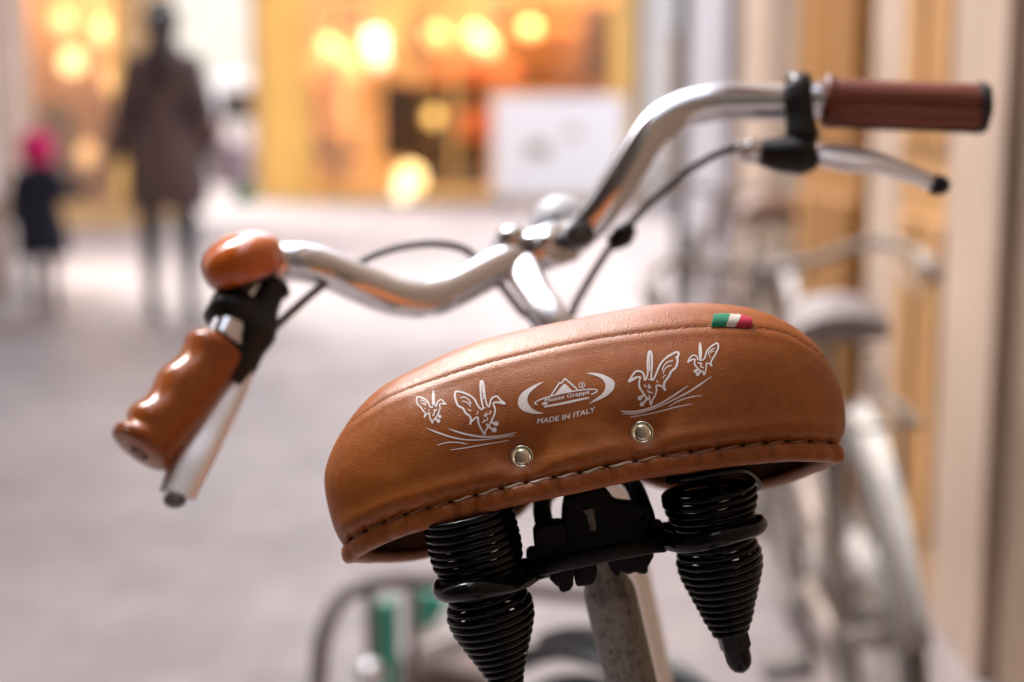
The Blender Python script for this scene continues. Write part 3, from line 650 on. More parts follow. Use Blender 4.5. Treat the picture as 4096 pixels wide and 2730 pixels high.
# ------------------------------------------------------------------ low hoop rack and green panel, lower left behind the saddle
rackm = mat('grey_brown_steel', (0.20, 0.17, 0.16), 0.45)
rk = empty('bicycle_rack', P(1500, 2500, 2.2)); rk.location.z = 0
tag(rk, 'low grey steel bicycle rack hoop standing on the paving behind the saddle', 'bicycle rack')
def zhit(px, py, D): return P(px, py, D)
hp = [(1255, 3300, 2.0), (1275, 2700, 2.0), (1300, 2520, 2.0), (1370, 2390, 2.02), (1500, 2330, 2.04), (1680, 2325, 2.06), (1900, 2345, 2.08), (2200, 2370, 2.12), (2500, 2400, 2.15)]
pp = pxpath(hp, 8); first = pp[0].copy(); first.z = 0.0
MB().tube([first] + pp, .013).obj('hoop', rackm, rk)
end = pp[-1].copy(); end.z = 0; MB().tube([pp[-1], end], .013).obj('leg', rackm, rk)
for (px) in (1480, 1650):
    a = P(px, 2335, 2.05); b = a.copy(); b.z = 0; MB().tube([a, b], .009).obj('upright', rackm, rk)
a = P(1500, 2335, 2.04); b = a.copy(); b.z = 0
green = mat('sea_green_plastic', (0.05, 0.36, 0.25), 0.45, noise=0.05)
gb = empty('crate', P(1750, 2600, 2.3)); gb.location.z = 0
tag(gb, 'sea green plastic crate with a white lid on the paving behind the bicycle rack', 'crate')
c0 = P(1560, 2730, 2.35); 
def gpoly(pts, D, th, name, m):
    return plate(pts, D, th, name, m, gb, 0.004)
gpoly([(1640, 2360), (1800, 2390), (1760, 2480), (1640, 2570)], 2.42, 0.03, 'flap', green)
gpoly([(1500, 2420), (1590, 2400), (1600, 3050), (1500, 3050)], 2.40, 0.03, 'side', green)
gpoly([(1605, 2640), (1960, 2700), (1960, 3050), (1605, 3050)], 2.38, 0.30, 'body', mat('brown_grey_board', (0.20, 0.15, 0.13), .7))
gpoly([(1640, 2600), (1980, 2480), (2000, 2560), (1700, 2690)], 2.36, 0.02, 'lid', mat('white_lid', (0.62, 0.58, 0.55), .5))
lamp_w = MB().ball(P(1480, 2700, 2.0), .022).obj('rack_cap', M['alu'], rk)

# ------------------------------------------------------------------ THE BICYCLE
bk = empty('bicycle', (0.22, 0.8, 0)); tag(bk, 'folding bicycle in the foreground with sprung tan leather saddle, chrome bars and orange bell', 'bicycle')

# ---- saddle surface ----
D0 = 0.675
LEAN = R(11.6)
O = P(2342, 1984, D0); YL = ray(2342, 1984)
x0 = CR - YL * CR.dot(YL); x0.normalize(); z0 = x0.cross(YL)
XL = x0 * math.cos(LEAN) + z0 * math.sin(LEAN); ZL = -x0 * math.sin(LEAN) + z0 * math.cos(LEAN)
def toL(px, py, y=0.0):
    """pixel -> saddle-local (x,z) on the plane local y"""
    k = ray(px, py); t = ((O + YL * y) - CAM).dot(YL) / k.dot(YL); q = CAM + k * t - O
    return q.dot(XL), q.dot(ZL)
def W3(x, y, z): return O + XL * x + YL * y + ZL * z
sil = [(1374, 2183), (1352, 2150), (1335, 2112), (1313, 2032), (1299, 1960), (1298, 1894), (1306, 1859), (1326, 1802), (1352, 1751), (1388, 1695), (1429, 1639), (1480, 1586), (1531, 1545), (1607, 1502), (1709, 1451), (1811, 1404), (1913, 1366), (2015, 1338), (2143, 1308), (2270, 1282), (2402, 1256), (2555, 1228), (2657, 1216), (2759, 1212), (2861, 1215), (2963, 1226), (3040, 1244), (3116, 1274), (3193, 1318), (3244, 1359), (3295, 1417), (3336, 1486), (3364, 1558), (3377, 1614), (3381, 1660), (3383, 1711), (3377, 1736), (3361, 1762), (3356, 1776)]
seam = [(1388, 1700), (1423, 1670), (1480, 1634), (1536, 1598), (1597, 1570), (1661, 1545), (1760, 1512), (1867, 1478), (1980, 1445), (2092, 1417), (2199, 1392), (2311, 1369), (2423, 1349), (2555, 1331), (2708, 1314), (2836, 1306), (2938, 1307), (3014, 1311), (3116, 1326), (3167, 1343), (3218, 1371), (3269, 1404), (3300, 1440)]
hem = [(1374, 2183), (1403, 2154), (1462, 2123), (1536, 2089), (1620, 2059), (1710, 2035), (1800, 2008), (1901, 1982), (2002, 1954), (2102, 1932), (2219, 1908), (2300, 1892), (2563, 1836), (2760, 1807), (2957, 1782), (3154, 1765), (3285, 1768), (3356, 1776)]
silL = np.array([toL(*q) for q in sil])
C0 = np.array([0.0, 0.0])
# smooth outline by arc length
def resample(A, n):
    d = np.r_[0, np.cumsum(np.hypot(*np.diff(A, axis=0).T))]; t = np.linspace(0, d[-1], n)
    return np.c_[np.interp(t, d, A[:, 0]), np.interp(t, d, A[:, 1])]
def smooth(A, k, it=1):
    for _ in range(it):
        B = np.pad(A, ((k, k), (0, 0)), 'reflect', reflect_type='odd'); ker = np.hanning(2 * k + 1); ker /= ker.sum()
        A = np.c_[np.convolve(B[:, 0], ker, 'valid'), np.convolve(B[:, 1], ker, 'valid')]
    return A
NC = 420
out = smooth(resample(np.array([tuple(q) for q in spline([tuple(s) for s in silL], 10)]), NC), 7)
DB = 0.040                      # how far the rear panel bulges back
hl = np.array([toL(hx, hy, 0) for hx, hy in hem])
hx_ = hl[:, 0]; hz_ = hl[:, 1]
Wd = max(abs(out[0, 0]), abs(out[-1, 0]))
def yrear(x, z):
    th = np.arctan2(z, x); r = np.hypot(x, z)
    rho = np.clip(r / np.interp(th, TH, RR), 0, 1)
    return -DB * (1 - rho ** 2.3) ** 0.62, rho
TH = np.arctan2(out[::-1, 1], out[::-1, 0]); RR = np.hypot(out[::-1, 0], out[::-1, 1])
oo = np.argsort(TH); TH = TH[oo]; RR = RR[oo]
# hem: correct for perspective of the bulge by iterating pixel -> local on the bulged depth
hp_ = []
for hx, hy in hem:
    x, z = toL(hx, hy)
    for _ in range(4):
        yy, _r = yrear(np.array([x]), np.array([max(z, 0.0)])); x, z = toL(hx, hy, float(yy[0]))
    hp_.append((x, z))
hp_[0] = tuple(out[0]); hp_[-1] = tuple(out[-1])
hemL = smooth(resample(np.array([tuple(q) for q in spline(hp_, 10)]), NC), 5)
hemL[0] = out[0]; hemL[-1] = out[-1]
seamL = []
for hx, hy in seam:
    x, z = toL(hx, hy)
    for _ in range(4):
        yy, _r = yrear(np.array([x]), np.array([z])); x, z = toL(hx, hy, float(yy[0]))
    seamL.append((x, z))
seamL = np.array([tuple(q) for q in spline(seamL, 8)])
riv_px = [(2088, 1830), (2568, 1733)]; rivL = []
for hx, hy in riv_px:
    x, z = toL(hx, hy)
    for _ in range(4):
        yy, _r = yrear(np.array([x]), np.array([z])); x, z = toL(hx, hy, float(yy[0]) + .002)
    rivL.append((x, z))
# stitch phase along hem (arc length)
hs = np.r_[0, np.cumsum(np.hypot(*np.diff(hemL, axis=0).T))]
holes_px = [(1403, 2154), (1462, 2123), (1537, 2089), (1620, 2059), (1710, 2035), (1802, 2008), (1901, 1982), (2003, 1954), (2104, 1932), (2216, 1911), (2318, 1893), (2425, 1868), (2540, 1847), (2655, 1825), (2765, 1811), (2872, 1797), (2968, 1785), (3060, 1774), (3150, 1766), (3240, 1766), (3320, 1771)]
hx_h = []
for hx, hy in holes_px:
    x, z = toL(hx, hy)
    for _ in range(3):
        yy, _r = yrear(np.array([x]), np.array([max(z, 0)])); x, z = toL(hx, hy, float(yy[0]))
    hx_h.append(x)
def segdist(px, pz, A):
    best = np.full(px.shape, 1e9)
    for i in range(0, len(A) - 1, 1):
        ax_, az = A[i]; bx, bz = A[i + 1]; dx, dz = bx - ax_, bz - az; L2 = dx * dx + dz * dz + 1e-12
        t = np.clip(((px - ax_) * dx + (pz - az) * dz) / L2, 0, 1)
        best = np.minimum(best, np.hypot(px - ax_ - t * dx, pz - az - t * dz))
    return best
NT = 120
tv = np.sin(np.linspace(0, math.pi / 2, NT + 1) ** 1.0) ; tv = 0.55 * np.linspace(0, 1, NT + 1) + 0.45 * tv
# denser near the hem
tv = np.sort(np.r_[tv, 0.004, 0.012, 0.022, 0.034])
tv[0] = 0; tv[-1] = 1
rows = []
for t in tv:
    x = hemL[:, 0] * (1 - t) + out[:, 0] * t; z = hemL[:, 1] * (1 - t) + out[:, 1] * t
    rows.append(np.c_[x, z])
G = np.array(rows)                                   # (rows, cols, 2)
X, Z = G[..., 0], G[..., 1]
Yr, RHO = yrear(X, np.maximum(Z, -1))
Yr[RHO >= 1] = 0
# groove along the stitched hem, with puckers at the holes
dh = segdist(X, Z, hemL[::6])
pk = np.zeros_like(X)
for xh in hx_h: pk += np.exp(-((X - xh) / 0.0016) ** 2)
edge = np.clip((1 - RHO) / 0.05, 0, 1)
Yr += 0.0032 * np.exp(-(dh / 0.0022) ** 2) * edge
Yr += 0.0012 * pk * np.exp(-(dh / 0.004) ** 2) * edge
# padding swell just above the groove
Yr -= 0.0010 * np.exp(-((dh - 0.007) / 0.004) ** 2) * edge
# seam groove
ds = segdist(X, Z, seamL[::2])
Yr += 0.0003 * np.exp(-(ds / 0.0007) ** 2) * edge
Yr -= 0.00035 * np.exp(-((ds - 0.0028) / 0.0022) ** 2) * edge
# dimples pulled in by the rivets, with soft tension folds towards the hem
for (rx, rz) in rivL:
    dx, dz = X - rx, Z - rz; rr_ = np.hypot(dx, dz)
    Yr += 0.0042 * np.exp(-(rr_ / 0.0085) ** 2) + 0.0026 * np.exp(-(rr_ / 0.022) ** 2)
    Yr -= 0.0016 * np.exp(-((dz + 0.0125) / 0.0042) ** 2 - (dx / 0.016) ** 2)
    for sg in (-1, 1):
        u_ = (dx * 0.86 * sg + dz * 0.5); v_ = (-dx * 0.5 * sg + dz * 0.86)
        Yr += 0.0010 * np.exp(-(v_ / 0.006) ** 2) * np.exp(-((u_ - 0.014) / 0.012) ** 2)
# gentle irregular stuffing
rs = np.random.RandomState(5)
for _ in range(60):
    cx, cz, s_ = rs.uniform(-.12, .12), rs.uniform(0, .085), rs.uniform(.008, .022)
    Yr += rs.uniform(-1, 1) * 0.00045 * np.exp(-((X - cx) ** 2 + (Z - cz) ** 2) / s_ ** 2) * edge
verts = [W3(X[i, j], Yr[i, j], Z[i, j]) for i in range(G.shape[0]) for j in range(NC)]
nr = G.shape[0]
# forward stations (over the top and down to the nose)
st_y = [0, .03, .07, .13, .165, .20, .222]; st_w = [1, .93, .76, .38, .26, .18, .10]
st_z = [0, -.006, -.011, -.002, .011, .018, .022]; st_h = [1, .985, .90, .66, .50, .36, .18]
ys = np.r_[np.linspace(0.0015, .03, 14), np.linspace(.036, .222, 34)]
def sm(xq, xp, fp):
    xx = np.linspace(xp[0], xp[-1], 400); ff = np.interp(xx, xp, fp); k = 21; ker = np.hanning(2 * k + 1); ker /= ker.sum()
    ff2 = np.convolve(np.pad(ff, k, 'reflect', reflect_type='odd'), ker, 'valid'); return np.interp(xq, xx, ff2)
WF = sm(ys, st_y, st_w); ZF = sm(ys, st_y, st_z); HF = sm(ys, st_y, st_h)
WF = np.minimum(WF, 1 - 0.02 * (ys / .03) ** 2 * (ys < .03)); HF = np.minimum(HF, 1)
ZF = ZF * np.clip(ys / .02, 0, 1); WF[0] = 0.9995; HF[0] = 0.9995
for y_, w_, zf, hf in zip(ys, WF, ZF, HF):
    for j in range(NC):
        verts.append(W3(out[j, 0] * w_, y_, zf + out[j, 1] * hf))
nrow = nr + len(ys)
faces = []
for i in range(nrow - 1):
    for j in range(NC - 1):
        a, b, c, d = i * NC + j, i * NC + j + 1, (i + 1) * NC + j + 1, (i + 1) * NC + j
        faces.append((a, b, c, d))
verts.append(W3(0, .227, .030)); cap = len(verts) - 1
for j in range(NC - 1): faces.append(((nrow - 1) * NC + j, (nrow - 1) * NC + j + 1, cap))
bvh = BVHTree.FromPolygons([v[:] for v in verts], faces, all_triangles=False)
def onS(px, py, off=0.0):
    h = bvh.ray_cast(CAM, ray(px, py))
    if h[0] is None: return None, None
    n = h[1]
    if n.dot(ray(px, py)) > 0: n = -n
    return h[0] + n * off, n
sad = build('saddle', verts, faces, M['leather'], bk)
tag(sad, 'wide tan leather saddle cover with white printed birds on its rear panel')
# inner shell: folded leather margin then black base
iv = []; fm = []
vis = [i for i in range(0, nrow, 2)]; cs = list(range(0, NC, 4)) + [NC - 1]
nn = bpy.data.meshes.new('tmp'); nn.from_pydata([v[:] for v in verts], [], faces); nn.update()
nor = [v.normal.copy() for v in nn.vertices]
mid = W3(0, 0.05, 0.03)
sgn = 1 if nor[(nr // 2) * NC + NC // 2].dot(verts[(nr // 2) * NC + NC // 2] - mid) > 0 else -1
for i in vis:
    for j in cs:
        iv.append(verts[i * NC + j] - nor[i * NC + j] * sgn * 0.0045)
ifc = []; n_ = len(cs)
for a in range(len(vis) - 1):
    for b in range(n_ - 1):
        ifc.append((a * n_ + b, (a + 1) * n_ + b, (a + 1) * n_ + b + 1, a * n_ + b + 1))
        fm.append(0 if (vis[a] >= nr and (b < 11 or b > n_ - 13)) else 1)
build('saddle_base', iv, ifc, None, bk, mats=[M['leather_in'], M['black_plastic']], fm=fm)
bpy.data.meshes.remove(nn)
# ---- rolled hem ----
path = []
RPs = list(range(NC - 1, -1, -3))
fr_rows = [nr + k for k in range(0, len(ys), 2)]
left = [verts[i * NC] for i in reversed(fr_rows)]
rear = [verts[j] for j in range(0, NC, 2)]
right = [verts[i * NC + NC - 1] for i in fr_rows]
hpath = left + rear + right
def psmooth(p, it):
    p = [q.copy() for q in p]
    for _ in range(it): p = [p[0]] + [(p[i - 1] + p[i] * 2 + p[i + 1]) / 4 for i in range(1, len(p) - 1)] + [p[-1]]
    return p
hpath = psmooth(hpath, 3)
hv = []; hf = []; nh = 18
hole_w = [W3(xh, 0, np.interp(xh, hemL[:, 0], hemL[:, 1])) for xh in hx_h]
for i, p in enumerate(hpath):
    t = (hpath[min(i + 1, len(hpath) - 1)] - hpath[max(i - 1, 0)]); t = (t - ZL * t.dot(ZL) * .2).normalized()
    nrm = t.cross(ZL).normalized()
    if nrm.dot(p - W3(0, .06, 0)) < 0: nrm = -nrm
    down = -(ZL - t * ZL.dot(t)).normalized()
    q = p - O; xx = q.dot(XL); yy = q.dot(YL)
    puck = sum(math.exp(-((xx - xh) / .0018) ** 2) for xh in hx_h) if yy < .004 else 0
    wav = 0.00035 * math.sin(i * .9) + 0.0003 * math.sin(i * .37 + 1)
    a_ = 0.0036 + wav; b_ = 0.0047 - .0016 * min(1, max(0, yy) / .03)
    c = p + down * (b_ - 0.0002) - nrm * 0.0012
    for j in range(nh):
        g_ = 2 * math.pi * j / nh
        co, si = math.cos(g_), math.sin(g_)
        co = math.copysign(abs(co) ** .75, co); si = math.copysign(abs(si) ** .9, si)
        pinch = 1 - 0.16 * puck * max(0, -si)
        hv.append(c + nrm * a_ * co * pinch + down * b_ * si * (1 - .06 * puck * max(0, -si)))
for i in range(len(hpath) - 1):
    for j in range(nh): hf.append((i * nh + j, i * nh + (j + 1) % nh, (i + 1) * nh + (j + 1) % nh, (i + 1) * nh + j))
ho = build('rolled_hem', hv, hf, M['leather'], sad)
# ---- stitches of the hem and their holes ----
comb_v = [v for v in verts] + hv; comb_f = list(faces) + [tuple(k + len(verts) for k in f) for f in hf]
bvh2 = BVHTree.FromPolygons([v[:] for v in comb_v], comb_f)
def onC(px, py, off=0.0):
    h = bvh2.ray_cast(CAM, ray(px, py))
    if h[0] is None: return None
    n = h[1]
    if n.dot(ray(px, py)) > 0: n = -n
    return h[0] + n * off
hole_c = mat('stitch_hole_leather', (0.02, 0.008, 0.005), 0.9)
for i, (hx, hy) in enumerate(holes_px):
    q = onC(hx, hy)
    if q is None: continue
    tx = (XL * 0.0014)
    MB().tube([q - tx * 1.0, q - tx * .5, q + tx * .5, q + tx * 1.0], [.0001, .00075, .00075, .0001], 8).obj('stitch_hole', hole_c, sad)
for si_, (a, b) in enumerate(zip(holes_px[:-1], holes_px[1:])):
    pts = []; rad = []
    for k in range(9):
        t = k / 8; t2 = 0.10 + 0.80 * t
        px = a[0] + (b[0] - a[0]) * t2; py = a[1] + (b[1] - a[1]) * t2 + 5 * math.sin(math.pi * 2 * t) * .6
        q = onC(px, py)
        if q is None: continue
        bulge = 0.0007 * math.sin(math.pi * t)
        q = q + (CAM - q).normalized() * bulge
        pts.append(q); rad.append((0.00054 if 2 < si_ < 13 else 0.00040) * (0.55 + 0.45 * math.sin(math.pi * min(1, max(0, t))) ** .5))
    if len(pts) > 4: MB().tube(pts, rad, 8).obj('stitch', M['thread'] if 4 < si_ < 12 else M['thread_shaded'], sad)  # end stitches get the darker thread as painted shade
# ---- top seam: piping edge + thread ----
sv = MB(); hv2 = MB()
sp_ = spline(seam, 14); cum = 0; segs = []; cur = []; last = None; on = True
for q in sp_:
    if last is not None: cum += math.hypot(*(q - last))
    last = q; k = cum % 36
    if k < 27: cur.append(q)
    else:
        if len(cur) > 1: segs.append(cur)
        cur = []
for s_ in segs:
    pts = [onS(*q, 0.00012)[0] for q in s_]; pts = [p for p in pts if p is not None]
    if len(pts) > 1: sv.tube(pts, .00020, 6)
    e_ = s_[-1]; a = onS(e_[0] + 3, e_[1] - 1, 0.0001)[0]; b = onS(e_[0] + 9, e_[1] - 2, 0.0001)[0]
    if a and b: hv2.tube([a, b], .00014, 6)
sv.obj('seam_thread', M['thread_tan'], sad); tag(hv2.obj('seam_holes', hole_c, sad), kind='stuff')
# ---- rivets ----
for (hx, hy) in riv_px:
    q, n = onS(hx, hy); k = (-ray(hx, hy)); n = (n + k * 2).normalized()
    q = q + n * 0.0016
    MB().lathe([(-.002, .0052), (0, .0054), (.0004, .0052), (.0006, .0048), (.0005, .0043), (.0001, .0036), (.0001, .0036), (.0007, .0034), (.0010, .0030), (.0012, .0018), (.0012, 0)], q, n, 48).obj('rivet', M['nickel'], sad)
# ---- flag tag ----
def flag():
    m, t, b = newmat('woven_tricolour'); N = t.nodes; L = t.links
    at = N.new('ShaderNodeAttribute'); at.attribute_name = 'col'; L.new(at.outputs['Color'], b.inputs['Base Color']); b.inputs['Roughness'].default_value = .75
    return m
top = [(2856, 1262), (2885, 1260), (2912, 1260), (2936, 1262), (2961, 1264), (2985, 1269), (3010, 1279)]
bot = [(2845, 1308), (2872, 1308), (2900, 1307), (2925, 1308), (2950, 1310), (2980, 1312), (3004, 1311)]
tp = spline(top, 10); bt = spline(bot, 10); nu = len(tp); nv_ = 26; fv = []; ff = []; fc_ = []
for j in range(nv_ + 1):
    s_ = j / nv_
    for i in range(nu):
        px = bt[i][0] + (tp[i][0] - bt[i][0]) * s_; py = bt[i][1] + (tp[i][1] - bt[i][1]) * s_
        q, n = onS(px, py)
        weave = 0.00034 * (abs(math.sin(i * math.pi / 2.5 + (j // 3 % 2) * math.pi / 2)) * abs(math.sin(j * math.pi / 3)))
        off = 0.0005 + 0.0016 * math.sin(math.pi * min(1, s_ * .62 + .0)) + weave
        fv.append(q + (CAM - q).normalized() * off + ZL * 0.0004 * s_)
for j in range(nv_):
    for i in range(nu - 1):
        ff.append((j * nu + i, j * nu + i + 1, (j + 1) * nu + i + 1, (j + 1) * nu + i))
b0 = len(fv)
fo = build('flag_tag', fv, ff, flag(), sad)
ca = fo.data.color_attributes.new('col', 'FLOAT_COLOR', 'POINT'); rs = np.random.RandomState(3)
for j in range(nv_ + 1):
    for i in range(nu):
        u_ = i / (nu - 1); s_ = j / nv_; e1 = .40 - .06 * (1 - s_) + (0.012 if (j // 3) % 2 else 0); e2 = .70 - .10 * (1 - s_) + (0.012 if (j // 3) % 2 else 0)
        c = (0.01, .27, .15) if u_ < e1 else ((.72, .66, .60) if u_ < e2 else (.55, .015, .06))
        k = rs.uniform(.75, 1.1) * (.62 + .5 * abs(math.sin(i * math.pi / 5 + (j // 3 % 2) * math.pi / 2))); ca.data[j * nu + i].color = (c[0] * k, c[1] * k, c[2] * k, 1)
md = fo.modifiers.new('solid', 'SOLIDIFY'); md.thickness = 0.0006; md.offset = 0
tag(fo, 'small woven green, white and red tag sewn into the seam')

# ---- the white print ----
pr = MB()
PZ = {'A': (4.9, 1640, 1500), 'B': (5.348, 2040, 1460), 'C': (4.752, 2460, 1350)}
OFF = 0.00013
def ribbon(zc, pts, wd, smoothed=True, k=6):
    s, ox, oy = PZ[zc]; A = spline(pts, k) if smoothed else [np.array(p, float) for p in pts]
    if not smoothed:
        B = []
        for a, b in zip(A[:-1], A[1:]):
            n = max(1, int(np.hypot(*(b - a)) / 25)); B += [a + (b - a) * i / n for i in range(n)]
        A = B + [A[-1]]
    n = len(A)
    if not hasattr(wd, '__len__'): wd = [wd]
    wd = [q * .88 for q in wd]
    wv = np.interp(np.linspace(0, 1, n), np.linspace(0, 1, len(wd)), wd)
    v = []
    for i in range(n):
        t = A[min(i + 1, n - 1)] - A[max(i - 1, 0)]; t = t / (np.hypot(*t) + 1e-9); nn_ = np.array((-t[1], t[0]))
        for sg in (-.5, 0, .5):
            q = A[i] + nn_ * sg * wv[i]; h = onS(ox + q[0] / s, oy + q[1] / s, OFF)[0]
            if h is None: return
            v.append(h)
    pr.add(v, [(i * 3 + j, i * 3 + j + 1, (i + 1) * 3 + j + 1, (i + 1) * 3 + j) for i in range(n - 1) for j in (0, 1)])
def blob(zc, c, rx, ry=None, n=10):
    s, ox, oy = PZ[zc]; ry = ry or rx
    v = [onS(ox + c[0] / s, oy + c[1] / s, OFF)[0]]
    for i in range(n): g_ = 2 * math.pi * i / n; v.append(onS(ox + (c[0] + rx * math.cos(g_)) / s, oy + (c[1] + ry * math.sin(g_)) / s, OFF)[0])
    pr.add(v, [(0, 1 + i, 1 + (i + 1) % n) for i in range(n)])
def bandfill(zc, A, B, k=8, m=5):
    """area between two curves with the same count"""
    s, ox, oy = PZ[zc]; A = spline(A, k); B = spline(B, k); n = len(A); v = []
    for i in range(n):
        for j in range(m + 1):
            q = A[i] + (B[i] - A[i]) * j / m; v.append(onS(ox + q[0] / s, oy + q[1] / s, OFF)[0])
    pr.add(v, [(i * (m + 1) + j, i * (m + 1) + j + 1, (i + 1) * (m + 1) + j + 1, (i + 1) * (m + 1) + j) for i in range(n - 1) for j in range(m)])
# A: small bird
w1 = 30
ribbon('A', [(145, 430), (230, 450), (320, 500), (370, 570), (395, 625), (430, 645), (455, 620)], w1)
ribbon('A', [(145, 430), (130, 500), (150, 580), (215, 640), (260, 710), (300, 750), (283, 840)], w1)
ribbon('A', [(283, 840), (330, 775), (385, 745)], 26); ribbon('A', [(385, 745), (390, 840), (420, 900), (437, 955)], w1)
ribbon('A', [(437, 955), (470, 880), (500, 850), (540, 790), (580, 700), (590, 640), (575, 590)], 28)
ribbon('A', [(575, 590), (600, 565), (650, 575), (715, 580)], [24, 24, 36, 22]); ribbon('A', [(715, 580), (670, 545), (630, 500), (600, 490), (555, 520), (530, 570), (518, 620), (490, 590), (482, 540)], w1)
ribbon('A', [(458, 300), (458, 400), (460, 500), (450, 600)], [22, 62, 66, 40]); ribbon('A', [(482, 500), (480, 560), (500, 600)], 22)
ribbon('A', [(200, 510), (260, 510), (305, 550), (310, 610)], 18); ribbon('A', [(215, 555), (260, 560), (290, 600)], 18)
ribbon('A', [(470, 690), (500, 700), (470, 740), (480, 770), (435, 810)], 26); ribbon('A', [(530, 670), (510, 710)], 16); ribbon('A', [(385, 670), (365, 715)], 16); ribbon('A', [(280, 655), (305, 670)], 18)
ribbon('A', [(540, 800), (580, 800)], 30); blob('A', (585, 820), 35); ribbon('A', [(490, 860), (545, 895)], 40); blob('A', (560, 910), 36)
# A: large bird
w2 = 38
ribbon('A', [(900, 325), (1040, 350), (1180, 410), (1270, 490), (1320, 590), (1375, 660), (1410, 685), (1435, 660), (1420, 580), (1395, 440), (1380, 250), (1385, 150), (1405, 120), (1435, 160), (1455, 300), (1480, 480), (1510, 590), (1550, 630), (1570, 560), (1590, 490), (1640, 440), (1710, 425), (1760, 480), (1820, 530), (1875, 570)], w2, k=5)
ribbon('A', [(1875, 570), (1780, 550), (1690, 540), (1635, 560), (1650, 620), (1670, 680), (1655, 780), (1610, 880), (1570, 960), (1535, 1010)], [30, 44] + [w2] * 6, k=5)
ribbon('A', [(1740, 530), (1800, 555), (1860, 575)], [30, 60, 30])
ribbon('A', [(900, 325), (880, 400), (905, 520), (950, 610), (1040, 660), (1090, 750), (1165, 810), (1195, 880), (1180, 980)], 44, k=5)
ribbon('A', [(1180, 980), (1215, 910), (1300, 840), (1340, 840)], 34); ribbon('A', [(1335, 840), (1345, 950), (1400, 1070), (1460, 1170), (1480, 1100), (1520, 1040), (1500, 960)], w2, k=5)
ribbon('A', [(1405, 160), (1415, 260), (1440, 380), (1437, 480)], 22)
ribbon('A', [(990, 450), (1070, 440), (1150, 490), (1200, 575)], 24); ribbon('A', [(1020, 520), (1100, 535), (1160, 580), (1190, 630)], 22); ribbon('A', [(1145, 680), (1200, 710)], 26)
ribbon('A', [(1330, 710), (1325, 750), (1310, 780)], 18); ribbon('A', [(1580, 705), (1575, 750), (1545, 785)], 22)
ribbon('A', [(1490, 745), (1480, 780), (1445, 815)], 22); ribbon('A', [(1520, 760), (1500, 800), (1470, 830)], 20); ribbon('A', [(1520, 835), (1515, 880), (1480, 915)], 22); ribbon('A', [(1455, 875), (1450, 920), (1415, 945)], 22); ribbon('A', [(1450, 650), (1490, 650)], 22)
ribbon('A', [(1600, 920), (1660, 970)], 50); blob('A', (1690, 960), 50); ribbon('A', [(1540, 1010), (1620, 1080)], 50); blob('A', (1650, 1080), 52)
# A: lines
ribbon('A', [(320, 1045), (480, 1110), (700, 1190), (900, 1245), (1130, 1275), (1400, 1275), (1700, 1240), (2055, 1185)], [10, 34, 36, 34, 30, 26, 24, 16])
ribbon('A', [(755, 1060), (900, 1110), (1100, 1165), (1350, 1210), (1600, 1215), (1850, 1185), (2090, 1125)], [12, 38, 44, 44, 40, 34, 16])
ribbon('A', [(540, 1380), (700, 1335), (850, 1322), (1000, 1335), (1125, 1362)], [16, 24, 24, 24, 20]); ribbon('A', [(790, 1475), (1100, 1430), (1500, 1360), (1935, 1285)], [14, 24, 26, 16])
# C: large bird
ribbon('C', [(255, 850), (330, 730), (385, 660), (450, 645), (515, 665), (550, 720), (560, 790), (572, 815), (605, 760), (625, 650), (620, 480), (635, 320), (665, 270), (695, 320), (705, 480), (695, 640), (690, 760), (705, 815), (750, 770), (800, 650), (860, 520), (950, 410), (1070, 330), (1180, 275)], 40, k=5)
ribbon('C', [(255, 850), (370, 785), (440, 755), (490, 765)], [46, 60, 36, 36]); ribbon('C', [(485, 765), (460, 850), (470, 960), (530, 1050), (590, 1140), (640, 1180)], 38, k=5)
ribbon('C', [(1180, 275), (1210, 320), (1185, 400), (1190, 460), (1150, 580), (1070, 650), (1020, 750), (945, 850), (930, 930), (955, 1015)], 46, k=5)
ribbon('C', [(955, 1015), (900, 945), (840, 915), (785, 930), (790, 1010), (760, 1110), (710, 1200), (685, 1290), (665, 1220), (650, 1100)], 36, k=5)
ribbon('C', [(1150, 385), (1185, 385)], 50); ribbon('C', [(660, 300), (655, 430), (660, 560), (655, 640)], [10, 26, 26, 18])
ribbon('C', [(900, 640), (920, 560), (990, 480), (1100, 440)], 24); ribbon('C', [(918, 695), (940, 620), (1000, 560), (1070, 535)], 22); ribbon('C', [(912, 775), (935, 735), (968, 720)], 20)
ribbon('C', [(560, 890), (570, 930), (600, 950)], 24); ribbon('C', [(640, 890), (650, 930), (690, 950)], 24); ribbon('C', [(620, 940), (670, 975)], 24); ribbon('C', [(620, 1000), (640, 1050), (670, 1040), (715, 1070)], 24); ribbon('C', [(785, 820), (820, 870)], 24); ribbon('C', [(630, 800), (680, 805)], 22)
ribbon('C', [(540, 1110), (490, 1140)], 50); blob('C', (470, 1160), 44); ribbon('C', [(620, 1160), (540, 1250)], 52); blob('C', (510, 1275), 44)
